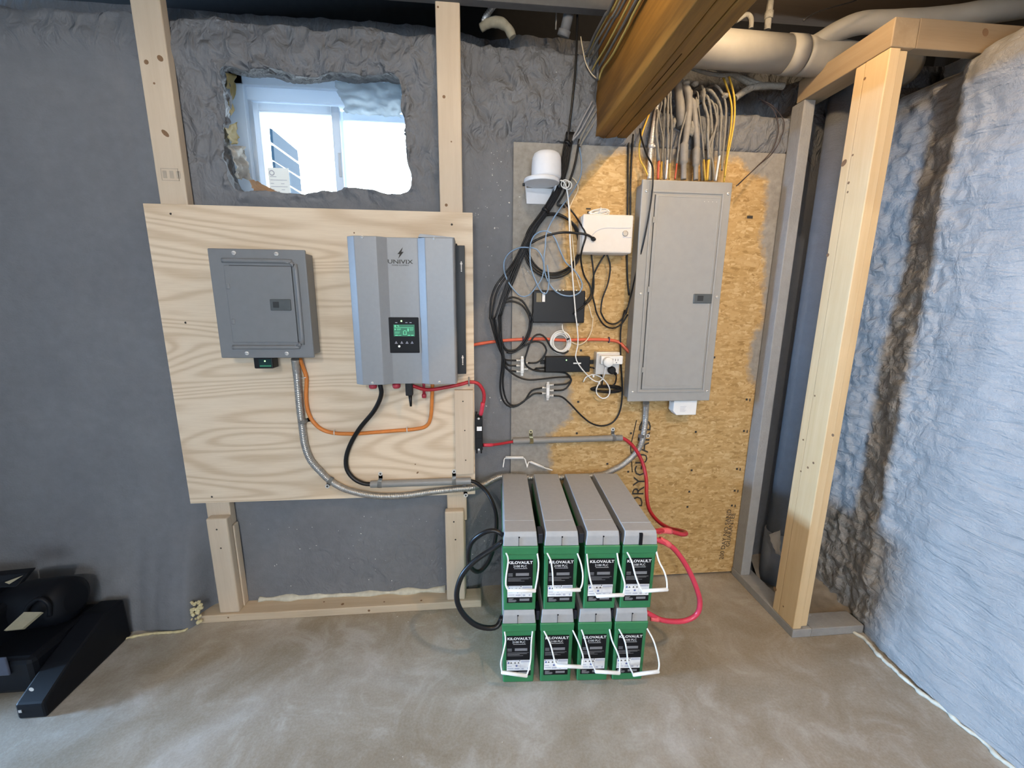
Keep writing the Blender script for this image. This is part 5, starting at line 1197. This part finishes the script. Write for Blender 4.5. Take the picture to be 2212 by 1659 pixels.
twocol([(448, 1530), (458, 1400), (465, 1290)], [(470, 1050), (470, 700), (478, 430), (482, 300)], .0062, 'white', 'left white ended cable entering the panel top')
twocol([(490, 1530), (492, 1440), (495, 1335)], [(508, 1150), (520, 900), (505, 600), (492, 430)], .0052, 'yellowd', 'dusty yellow ended cable beside the left white one', -.045)
twocol([(560, 1530), (572, 1430), (583, 1335)], [(600, 1180), (622, 1000), (690, 750), (735, 560), (720, 420)], .005, 'redend', 'right red ended cable leaning right above the panel')
twocol([(935, 1545), (925, 1400), (918, 1285)], [(900, 1050), (878, 850), (850, 650), (830, 450)], .0042, 'yellow', 'left thin yellow ended cable near the panel\'s middle')
twocol([(955, 1545), (965, 1400), (974, 1290)], [(965, 1000), (962, 760), (915, 600), (900, 400)], .0078, 'yellow', 'broad yellow ended cable near the panel\'s middle')
twocol([(1060, 1552), (1085, 1400), (1110, 1240)], [(1120, 950), (1132, 720), (1100, 580), (1040, 480), (960, 420)], .0068, 'white', 'right white ended cable leaning right above the panel')
def foamwire(L, r, label, Y0=-.045, Y1=-.025, tail=True, mat=None, name='foam_coated_cable', group='foam coated cables above the panel'):
    n = len(L); P_ = [cw(x_, y_, Y0+(Y1-Y0)*i/(n-1)) for i, (x_, y_) in enumerate(L)]
    if tail: P_.append(P_[-1]+Vector((0, .10, .03)))
    mb = MB(); mb.tube(catmull(P_, .008), r, 9, True, lambda t, i: r*(1+.16*fbm(i*.31, r*900, 1, 2))); return single(name, mb, mat or GF, label, 'cable', group)
foamwire([(985, 1545), (1000, 1200), (1055, 920), (1078, 800), (1010, 560)], .0042, 'thin grey coated cable leaning right behind the broad yellow one')
foamwire([(1045, 1550), (1030, 1330), (985, 1120), (1050, 930), (1085, 760), (1060, 600)], .0042, 'thin grey coated cable crossing behind the right white one')
foamwire([(1140, 1420), (1150, 1250), (1180, 900), (1192, 650), (1150, 480), (1060, 370)], .0046, 'grey coated cable left of the yellow pair')
foamwire([(430, 1530), (415, 1200), (425, 950), (430, 700), (430, 520)], .005, 'grey coated cable between the left red and white ended ones', -.03)
foamwire([(900, 1545), (880, 1300), (850, 1000), (800, 750), (760, 600)], .0045, 'grey coated cable right of the two vertical pipes', -.03)
foamwire([(1010, 1545), (1010, 1300), (1020, 1000), (1000, 700), (950, 500)], .0055, 'grey coated cable at the back right of the panel top', -.02)
def foampipe(L, R, label, Y=-.045, Y1=-.03):
    n = len(L); P_ = [cw(x_, y_, Y+(Y1-Y)*i/(n-1)) for i, (x_, y_) in enumerate(L)]; P_.append(P_[-1]+Vector((0, .08, .03)))
    Q = catmull(P_, .006); mb = MB(); m = len(Q)
    def rf(t, i):
        r = R[0]
        if .13 < t < .30: r = R[1]
        if t >= .30: r = R[2]*(1+.15*fbm(t*9, R[2]*800, 3, 2))
        return r
    mb.tube(Q, R[0], 14, True, rf); return single('conduit_pipe', mb, plain('grey_coated_pipe', (.24, .23, .215), .6, 0, .1, 50), label, 'pipe')
foampipe([(665, 1535), (668, 1160), (690, 1050), (720, 800), (735, 560), (700, 400)], (.0125, .0185, .014), 'left grey conduit pipe with a coupling above the breaker panel', -.045)
foampipe([(815, 1540), (822, 1210), (832, 1090), (812, 860), (800, 700), (770, 560)], (.0105, .0155, .012), 'right grey conduit pipe with a coupling above the breaker panel', -.045)
mb = MB(); mb.tube([cw(645, 880, -.02), cw(625, 600, -.012), cw(600, 240, .0)], .019, 16); single('vent_pipe', mb, plain('grey_coated_pipe', (.24, .23, .215), .6), 'thick smooth grey pipe slanting down beside the beam end', 'pipe')
for L, lab in (([(1165, 1562, -.05), (1190, 1330, -.05), (1220, 1100, -.045), (1250, 900, -.04), (1262, 650, -.035), (1222, 450, -.03), (1165, 290, -.02), (1140, 240, .06)], 'left cable of the bright yellow pair rising from the panel'), ([(1175, 1500, -.056), (1208, 1260, -.056), (1262, 1000, -.05), (1297, 750, -.045), (1290, 500, -.038), (1235, 280, -.028), (1210, 220, .06)], 'right cable of the bright yellow pair rising from the panel')):
    cable('yellow_cable', [cw(*p) for p in L], .005, M['yellow'], lab, 'cable', 'bright yellow pair', 8, .65)
cable('yellow_cable', [cw(240, 730, .0), cw(190, 860, -.02), cw(162, 940, -.03), (cw(130, 1060, -.04)), cw(118, 1160, -.045), cw(132, 1290, -.045), cw(185, 1390, -.045), cw(245, 1530, -.05)], .0036, M['yellow'], 'thin yellow cable bowing left beside the steel conduit at the panel top')
flex('steel_conduit', [cw(370, 540, .02), cw(345, 620, -.012), cw(300, 850, -.025), cw(268, 1090, -.035), cw(250, 1300, -.04), cw(243, 1530, -.05)], .0085, 'shiny ribbed steel conduit dropping from the beam to the panel top', 'galv')
mb = MB(); p = cw(265, 1120, -.036); mb.tube([p+Vector((0, .0, -.008)), p+Vector((.001, 0, .008))], .0125, 14); mb.box(p+Vector((.008, -.006, -.004)), p+Vector((.026, .006, .004)), .001); single('conduit_clamp', mb, M['galv'], 'bright clamp on the steel conduit above the panel', 'clamp')
# foam coated bundle under the big pipe
foamwire([(740, 140), (900, 200), (1100, 240), (1290, 235), (1430, 280), (1600, 345), (1700, 372)], .008, 'upper grey coated cable strand sweeping right below the big pipe', -.03, -.02, False)
foamwire([(980, 140), (1150, 165), (1290, 235), (1430, 320), (1540, 360)], .0105, 'lumpy grey coated cable strand from under the big pipe', -.02, -.02, False)
foamwire([(1300, 530), (1440, 430), (1560, 385), (1720, 375), (1900, 380)], .0135, 'thick grey coated cable strand rising right towards the corner frame', -.02, -.02, False)
mb = MB()
for (x_, y_, sx_, sz_) in ((905, 480, .010, .022), (735, 480, .014, .02), (820, 600, .012, .026), (1175, 500, .014, .012), (770, 900, .014, .03), (540, 840, .010, .02), (810, 350, .014, .010), (700, 340, .014, .012)):
    t = bmesh.new(); bmesh.ops.create_icosphere(t, subdivisions=3, radius=1); c_ = cw(x_, y_, -.03)
    for v in t.verts: n_ = 1+.25*fbm(v.co.x*2+x_, v.co.y*2, v.co.z*2, 3); v.co = c_+Vector((v.co.x*sx_*n_, v.co.y*.014*n_, v.co.z*sz_*n_))
    mb.merge(t)
for f in mb.bm.faces: f.smooth = True
single('foam_blobs', mb, GF, 'lumpy grey foam blobs clinging round the cables above the panel', 'foam', None, 'stuff')
for L, lab in (([(380, 420, .02), (470, 470, -.01), (535, 560, -.012), (520, 650, -.015), (470, 745, -.02), (380, 825, -.03), (250, 945, -.06)], 'thin dark wire arcing from the foam to the panel\'s upper right corner'), ([(400, 440, .02), (465, 480, -.006), (500, 570, -.008), (495, 650, -.010), (455, 745, -.012), (370, 832, -.02), (260, 940, -.05)], 'inner thin dark wire arcing beside the outer one')):
    cable('thin_wire', [cf(*p) for p in L], .0018, plain('brown_black_wire', (.045, .03, .03), .5), lab, 'wire')

# ================================================================== BEAM, PIPES AND CEILING THINGS
bx0, bx1, bz0 = .510, .648, 2.110
beam = thing('support_beam', 'heavy amber wooden beam running from the wall over the camera', 'beam', ((bx0+bx1)/2, -.6, bz0))
wb = (bx1-bx0)/3
for k in range(3):
    mb = MB(); mb.box((bx0+wb*k+.0008, -2.6, bz0+(.0, .0015, .0005)[k]), (bx0+wb*(k+1)-.0008, 0.02, 2.505), .0035); part('ply_board', mb, M['beam'], beam)
mb = MB(); P_ = atx(1475, 130, .6); mb.box((bx0+wb*1.46, -.62, bz0+.0009), (bx0+wb*1.52, -.42, bz0+.004)); part('check_crack', mb, plain('dark_crack', (.04, .02, .008), .9, spec=0), beam)
# foam smear on the beam end
mb = MB(); V = []
for j in range(14):
    for i in range(8):
        z_ = bz0+.002+.36*j/13; y_ = .01-(.035+.012*fbm(j*.4, 2, 3))*i/7; V.append((bx0-.003-.010*math.sin(math.pi*min(1, (7-i)/7+.05))-.003*fbm(i*.5, j*.5, 1), y_, z_))
mb.faces(V, [(j*8+i, j*8+i+1, (j+1)*8+i+1, (j+1)*8+i) for j in range(13) for i in range(7)], True); bmesh.ops.solidify(mb.bm, geom=mb.bm.faces[:], thickness=.004)
single('foam_smear', mb, M['foam'], 'grey foam smeared on the beam\'s end at the wall', 'foam')
def bcab(L, X, mat, r, lab):
    P_ = [atx(900+x_/3.16, y_/3.16, X) for x_, y_ in L]; d = (P_[0]-P_[1]).normalized()
    P_ = [P_[0]+Vector((0, -1.2, 0))*.5+Vector((0, 0, .01))]+P_
    cable('house_cable', P_, r*.75, M[mat], lab, 'cable', 'cables along the beam', 8)
bcab([(1530, 0), (1440, 180), (1340, 370), (1268, 475), (1245, 545)], .497, 'yellowd', .0052, 'yellow cable hugging the beam\'s side, nearest its wood')
bcab([(1500, 0), (1400, 190), (1290, 390), (1240, 480), (1235, 545)], .490, 'greycable', .0065, 'dark grey cable next to the yellow one on the beam')
bcab([(1462, 0), (1390, 140), (1290, 325), (1225, 430), (1200, 480)], .484, 'yellowd', .005, 'second yellow cable along the beam between grey ones')
bcab([(1425, 0), (1350, 130), (1245, 320), (1195, 400), (1180, 450)], .476, 'greycable', .006, 'grey cable in the middle of the beam\'s cable run')
bcab([(1395, 0), (1315, 140), (1220, 300), (1178, 380), (1165, 420)], .468, 'foam_pipe', .0055, 'pale grey cable near the outside of the beam\'s cable run')
bcab([(1372, 0), (1330, 60), (1240, 220), (1185, 330), (1150, 390)], .460, 'yellowd', .0045, 'outermost dusty yellow cable of the beam\'s cable run')
bcab([(1345, 0), (1290, 100), (1215, 240), (1180, 320), (1160, 370)], .452, 'greycable', .007, 'outermost grey cable of the beam\'s cable run')
cable('thin_wire', [c2(1120, 250, -.02), c2(1135, 340, -.03), (c2(1155, 430, -.035)), c2(1195, 505, -.035), c2(1238, 540, -.035)], .0022, M['cream'], 'thin tan wire drooping left of the beam end')
coax([c2(1098, -40, -.06), c2(1098, 120, -.06), c2(1085, 450, -.055), c2(1062, 700, -.05), c2(1040, 880, -.045), c2(1030, 960, -.04), c2(1020, 1080, -.035)], 'single black cable hanging straight from the ceiling left of the beam', .0045)
for L, lab in (([(1215, 720), (1165, 810), (1115, 900), (1062, 960)], 'grey coated cable fanning into the bundle, uppermost'), ([(1200, 690), (1140, 800), (1095, 890), (1050, 965)], 'grey coated cable fanning into the bundle, leftmost'), ([(1225, 760), (1170, 850), (1125, 930), (1105, 985)], 'grey coated cable fanning into the bundle\'s right strand'), ([(1235, 800), (1180, 890), (1140, 950), (1115, 1000)], 'grey coated cable fanning lowest into the bundle\'s right strand')):
    cable('foam_coated_cable', [c2(x_, y_, -.03) for x_, y_ in L], .0042, M['foam_pipe'] if 'right' in lab else plain('grey_coat', (.26, .26, .27), .7), lab, 'cable', 'grey cables feeding the bundle')
coax([c2(1110, 950, -.03), c2(1085, 1100, -.028), c2(1050, 1220, -.026), c2(1000, 1330, -.026), c2(960, 1400, -.026), c2(1000, 1400, -.026), c2(1010, 1420, -.026)], 'black cable strand right of the main bundle behind the speaker', .0045)
# armoured conduit and foam elbow at top, left of centre
flex('ceiling_conduit', [c2(590, -60, -.02), c2(548, 10, -.015), c2(500, 75, -.01), c2(462, 135, .0), c2(455, 200, .03)], .0105, 'ribbed steel conduit going into the wall top right of the stud', 'galv')
mb = MB(); mb.tube(catmull([c2(440, 190, .01), c2(500, 155, -.01), c2(570, 155, -.025), c2(625, 195, -.035), c2(655, 255, -.035)], .006), .015, 12, True, lambda t, i: .015*(1+.2*fbm(i*.25, 3, 1, 2)+.25*math.sin(math.pi*t)))
single('foam_elbow', mb, plain('tan_foam', (.27, .255, .20), .8, 0, .15), 'tan foam covered stub beside the ribbed conduit at the wall top', 'foam')
mb = MB(); mb.tube([c2(1068, -20, -.06), c2(1035, 110, -.05), c2(1005, 240, -.03)], .020, 18); mb.tube([c2(1012, 205, -.036), c2(1000, 250, -.028)], .0245, 18)
single('pipe_stub', mb, M['foam'], 'short grey pipe stub slanting down from the ceiling left of the beam', 'pipe')
cable('thin_wire', [c2(965, -10, -.03), c2(955, 80, -.03), c2(950, 200, -.025)], .003, M['foam_pipe'], 'thin grey wire hanging left of the pipe stub')
# big drain pipe, coupling, branch
mb = MB(); zc = 2.398; yc = -.125; R_ = .064
mb.cyl((.66, yc, zc+.006), (1.235, yc, zc), R_, 32); mb.cyl((1.225, yc, zc), (1.29, yc, zc), R_+.003, 32)
mb.tube(catmull([Vector((1.295, yc, zc)), Vector((1.42, yc+.005, zc-.002)), Vector((1.62, yc+.02, zc-.004)), Vector((1.80, yc+.03, zc))], .02), R_+.001, 28)
mb.tube(catmull([at(1725, 118, -.13), at(1765, 95, -.145), at(1810, 68, -.17), at(1860, 50, -.20), at(1930, 47, -.24), at(2030, 40, -.28), at(2130, 26, -.32), at(2280, 4, -.36)], .015), .036, 24, True, lambda t, i: .036*(1+.08*fbm(i*.12, 2, 2, 2)))
single('drain_pipe', mb, plain('dusty_drain_pipe', (.29, .275, .245), .6, 0, .06, 20), 'big grey drain pipe with a branch, along the ceiling right of the beam', 'pipe')
mb = MB(); p = cw(1690, -560, -.2); a_ = at(1657, 65, -.14); mb.cyl(a_, a_+Vector((0, 0, .10)), .012, 12); mb.cyl(a_+Vector((-.0, 0, .035)), a_+Vector((.0, 0, .06)), .016, 12)
single('pipe_hanger', mb, GF, 'grey coated hanger rod above the big drain pipe', 'hanger')
mb = MB(); mb.tube(catmull([at(1590, 45, -.13), at(1612, 32, -.13), at(1622, 40, -.13), at(1622, 62, -.13)], .006), .009, 10); single('pipe_hook', mb, GF, 'grey coated hook behind the beam above the drain pipe', 'hanger')
cable('thin_wire', [at(1735, 45, -.3), at(1760, 28, -.3), at(1800, 15, -.3), at(1850, 0, -.3), at(1870, -20, -.3)], .002, blk, 'thin dark wire along the ceiling above the drain pipe')
mb = MB(); mb.tube(catmull([Vector((1.30, -.60, 2.63)), Vector((1.55, -.56, 2.60)), Vector((1.78, -.40, 2.58))], .02), .06, 20); single('black_duct', mb, M['duct'], 'round black duct above the corner frame', 'duct')
for k, (y_, z_) in enumerate(((-.80, 2.40), (-.90, 2.42))):
    mb = MB(); mb.tube(catmull([Vector((1.50, y_+.10, z_+.06)), Vector((1.62, y_-.02, z_+.03)), Vector((1.80, y_-.16, z_+.0)), Vector((1.98, y_-.3, z_+.01))], .02), .022, 12); single('black_cable_bundle', mb, blk, ('upper', 'lower')[k]+' black cable bundle at the ceiling\'s right edge', 'cable')

# ================================================================== CORNER FRAME
fx0 = 1.378; fyf = -.436
def lumber(name, lo, hi, mat, label, kn=(), bev=.003):
    mb = MB(); mb.box(lo, hi, bev)
    for (c_, nrm, r_, s_) in kn: mb.mi = 1; mb.disc(c_, nrm, r_, 10, s_)
    mb.mi = 0
    return single(name, mb, [mat, M['stain']], label, 'lumber', 'corner frame lumber')
lumber('frame_plate', (fx0-.002, fyf-.004, 0), (fx0+.087, -.002, .040), M['grey_wood'], 'floor plate of the corner frame running back to the wall')
lumber('frame_plate', (fx0+.0875, fyf-.004, 0), (1.715, fyf+.085, .040), M['grey_wood'], 'floor plate of the corner frame running to the right wall')
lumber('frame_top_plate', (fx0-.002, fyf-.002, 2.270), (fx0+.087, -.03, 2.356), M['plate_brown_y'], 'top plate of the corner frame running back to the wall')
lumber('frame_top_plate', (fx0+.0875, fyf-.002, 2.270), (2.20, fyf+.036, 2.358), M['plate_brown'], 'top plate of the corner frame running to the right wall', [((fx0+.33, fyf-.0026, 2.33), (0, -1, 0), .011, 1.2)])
kx = fx0-.0006
kn = [(atx(1799, 940, kx), (-1, 0, 0), .006, 1), (atx(1760, 855, kx), (-1, 0, 0), .004, 1), (atx(1757, 1000, kx), (-1, 0, 0), .005, 1), (atx(1745, 1010, kx), (-1, 0, 0), .005, 1), (atx(1735, 950, kx), (-1, 0, 0), .004, 1), (atx(1730, 1018, kx), (-1, 0, 0), .004, 1), (atx(1833, 395, kx), (-1, 0, 0), .005, 1), (atx(1831, 415, kx), (-1, 0, 0), .004, 1), (atx(1842, 335, kx), (-1, 0, 0), .004, 1), (atx(1868, 170, kx), (-1, 0, 0), .005, 1), (atx(1674, 1272, kx), (-1, 0, 0), .010, 1), (atx(1692, 1310, kx), (-1, 0, 0), .004, 1)]
lumber('frame_stud', (fx0, fyf, .0405), (fx0+.038, fyf+.089, 2.2695), M['pine_w'], 'front corner stud of the frame, pale left face and bright narrow front', kn)
lumber('frame_stud', (fx0+.001, fyf+.0895, .0405), (fx0+.038, fyf+.128, 2.2695), M['pine_w'], 'stud fastened behind the front corner stud, past the long seam', [(atx(1823, 352, fx0+.0004), (-1, 0, 0), .010, 1.3), (atx(1788, 551, fx0+.0004), (-1, 0, 0), .007, 1)])
lumber('frame_stud', (fx0+.0385, fyf+.012, .0405), (fx0+.076, fyf+.10, 2.2695), M['pine_w'], 'orange toned stud fastened right of the front corner stud')
lumber('frame_stud', (fx0, -.075, .0405), (fx0+.05, -.004, 2.2695), M['grey_wood'], 'grey coated wall stud of the corner frame beside the strand board')
# foam coated pipe in the chase
mb = MB(); mb.cyl((1.545, -.085, .30), (1.545, -.085, 2.34), .055, 24); mb.cyl((1.545, -.085, .02), (1.545, -.085, .30), .062, 24)
single('vertical_pipe', mb, M['foam'], 'vertical grey coated pipe inside the corner frame', 'pipe')
mb = MB(); crumple(mb, [atx(1660, 1155, 1.44), atx(1686, 1145, 1.44), atx(1686, 1200, 1.44), atx(1676, 1196, 1.44)], 6, 6, .006, 2.2); single('paper_scrap', mb, M['foil'], 'torn white scrap stuck inside the corner frame near its foot', 'scrap')
# foam swelling at the chase floor
mb = MB(); V = []; nu, nv = 20, 14
for j in range(nv+1):
    for i in range(nu+1):
        u, v = i/nu, j/nv; x_ = fx0+.09+(1.88-fx0-.09)*u; y_ = -.352+.37*v
        V.append((x_, y_, .006+.03*u*u+.22*sstep(.55, 1, u)**2+.10*sstep(.6, 1, v)+.012*fbm(u*5, v*5, 3, 3)))
mb.faces(V, [(j*(nu+1)+i, j*(nu+1)+i+1, (j+1)*(nu+1)+i+1, (j+1)*(nu+1)+i) for j in range(nv) for i in range(nu)], True); single('foam_heap', mb, plain('brown_grey_foam', (.28, .24, .19), .8, 0, .2, 20, .3), 'brownish foam spread on the floor inside the corner frame', 'foam')

# ================================================================== FLOOR EDGE FOAM AND CRUMBS
mb = MB(); P_ = [atz(x_, y_, .006)+Vector((0, -.012, 0)) for x_, y_ in ((230, 1392), (270, 1377), (285, 1372), (330, 1364), (395, 1359), (410, 1350), (420, 1330))]
mb.tube(catmull(P_, .008), .006, 8, True, lambda t, i: .0055*(1+.5*fbm(i*.4, 1, 2, 2)))
for k in range(26):
    c_ = at(428+random.uniform(-16, 10), 1318+random.uniform(-20, 26), -.16); t = bmesh.new(); bmesh.ops.create_icosphere(t, subdivisions=2, radius=1); s_ = random.uniform(.004, .010)
    for v in t.verts: v.co = c_+v.co*s_*(1+.4*fbm(v.co.x*2+k, v.co.y*2, v.co.z*2, 2))
    mb.merge(t)
single('foam_bead', mb, M['yfoam'], 'yellowish foam bead along the floor left of the bottom plate', 'foam')
mb = MB(); P_ = [atz(x_, y_, .006) for x_, y_ in ((1838, 1362), (1862, 1375), (1880, 1398), (1905, 1420), (1935, 1450), (1985, 1492), (2040, 1535), (2110, 1592), (2185, 1655), (2260, 1720))]
Q = catmull(P_, .008); Q = [q+Vector((.012*fbm(i*.15, 4, 1, 3), .006*fbm(i*.2, 7, 1, 2), 0)) for i, q in enumerate(Q)]
mb.tube(Q, .006, 8, True, lambda t, i: .007*(1+.6*fbm(i*.35, 1, 5, 2))); single('foam_bead', mb, plain('pale_foam', (.55, .53, .44), .8, 0, .15), 'pale foam bead along the foot of the right wall', 'foam')
mb = MB(); P_ = [Vector((x_, -.148+.0*x_, .0)) for x_ in (0,)]
Q = [Vector((-1.02+.03*i, -.062+.006*fbm(i*.5, 2, 2, 2), .043)) for i in range(30)]; mb.tube(Q, .012, 8, True, lambda t, i: max(.003, .013*(1+.9*fbm(i*.33, 3, 3, 2)))); single('foam_bead', mb, plain('pale_foam', (.55, .53, .44), .8, 0, .15), 'pale foam bead behind the bottom plate under the plywood', 'foam')
mb = MB()
def chip(p, s_):
    t = bmesh.new(); bmesh.ops.create_icosphere(t, subdivisions=1, radius=1); q = [random.uniform(.4, 1.2) for _ in range(3)]
    for v in t.verts: v.co = Vector(p)+Vector((v.co.x*q[0], v.co.y*q[1]*.6, v.co.z*q[2]))*s_*random.uniform(.6, 1.2)
    mb.merge(t)
for (x0, y0, x1, y1, n_) in ((1015, 300, 1125, 480, 18), (1060, 320, 1105, 375, 12), (1020, 440, 1050, 470, 10), (1030, 480, 1160, 700, 26), (1130, 540, 1150, 600, 10), (1025, 860, 1100, 990, 14), (1020, 1100, 1060, 1290, 16), (1185, 140, 1240, 230, 8)):
    for _ in range(n_):
        p = at(random.uniform(x0, x1), random.uniform(y0, y1), -.02); p.y = wall_y(p.x, p.z) if p.x < .172 or p.z > 2.09 else 0.0; chip(p, random.choice((.0014, .0018, .0024, .004)))
for _ in range(40):
    p = at(random.uniform(515, 965), random.uniform(1110, 1280), -.05); p.y = wall_y(p.x, p.z); chip(p, random.choice((.0018, .0025, .0035)))
for _ in range(26):
    p = atz(random.uniform(500, 1000), random.uniform(1320, 1350), 0); chip(p, random.choice((.0015, .0025)))
for x_, y_ in ((1085, 1603), (850, 1640), (1500, 1575), (1690, 1640), (1535, 1594), (870, 1635), (380, 1245)):
    chip(atz(x_, y_, 0), .003)
single('foam_crumbs', mb, M['crumb'], 'white foam crumbs sprinkled over the wall and floor', 'crumbs', None, 'stuff')

# ================================================================== BLACK TOOL AT THE LEFT
tl = thing('power_tool', 'black power tool lying on the floor at the picture\'s left edge', 'power tool', (-1.72, -.38, 0))
mb = MB(); mb.prism([(-1.585, -.552, .0), (-1.585, -.552, .06), (-1.585, -.44, .12), (-1.585, -.27, .185), (-1.585, -.19, .18), (-1.585, -.185, .0)], (.092, 0, 0), .008); part('base_rail', mb, M['tool'], tl)
mb = MB(); mb.box((-2.15, -.47, .02), (-1.588, -.18, .165), .02); part('base_body', mb, M['tool'], tl)
mb = MB(); mb.lathe((-1.84, -.27, .235), (1, .0, .08), [(.04, -.01), (.085, 0), (.09, .05), (.09, .19), (.082, .225), (.05, .245)], 28); part('motor_housing', mb, M['tool'], tl)
mb = MB(); mb.box((-2.1, -.42, .12), (-1.76, -.20, .30), .02); mb.box((-2.1, -.40, .27), (-1.83, -.22, .36), .02); part('upper_body', mb, M['tool'], tl)
mb = MB(); c_ = at(85, 1310, -.36); mb.tube(catmull([c_+Vector((-.055, 0, -.05)), c_+Vector((-.04, 0, .0)), c_+Vector((-.005, .01, .025)), c_+Vector((.022, .01, .0)), c_+Vector((.018, .01, -.05))], .008), .008, 10); part('handle_loop', mb, M['tool'], tl)
mb = MB(); mb.prism([at(8, 1362, -.43), at(48, 1358, -.43), at(90, 1322, -.40), at(52, 1322, -.40)], (0, .006, -.008)); part('name_plate', mb, M['tag'], tl, 'beige plate')
mb = MB(); mb.prism([at(-40, 1272, -.40), at(35, 1268, -.40), at(62, 1236, -.36), at(-40, 1246, -.38)], (0, .03, .0), .003); part('top_cover', mb, M['tool'], tl)
mb = MB(); mb.prism([at(10, 1258, -.405), at(45, 1245, -.385), at(50, 1243, -.385), at(20, 1262, -.405)], (0, .002, 0)); part('cover_strip', mb, M['tag'], tl)
mb = MB(); mb.box((-1.90, -.478, .11), (-1.66, -.470, .185), .006); part('front_plate', mb, M['steelblue'], tl, 'bluish metal plate')
mb = MB(); p = at(68, 1489, -.553); mb.disc((p.x, -.5535, p.z), (0, -1, 0), .008, 10); mb.box((-1.575, -.5535, .03), (-1.565, -.552, .04)); part('front_bolt', mb, M['galv'], tl)

for o in bpy.data.objects:
    if '_m' in o: del o['_m']
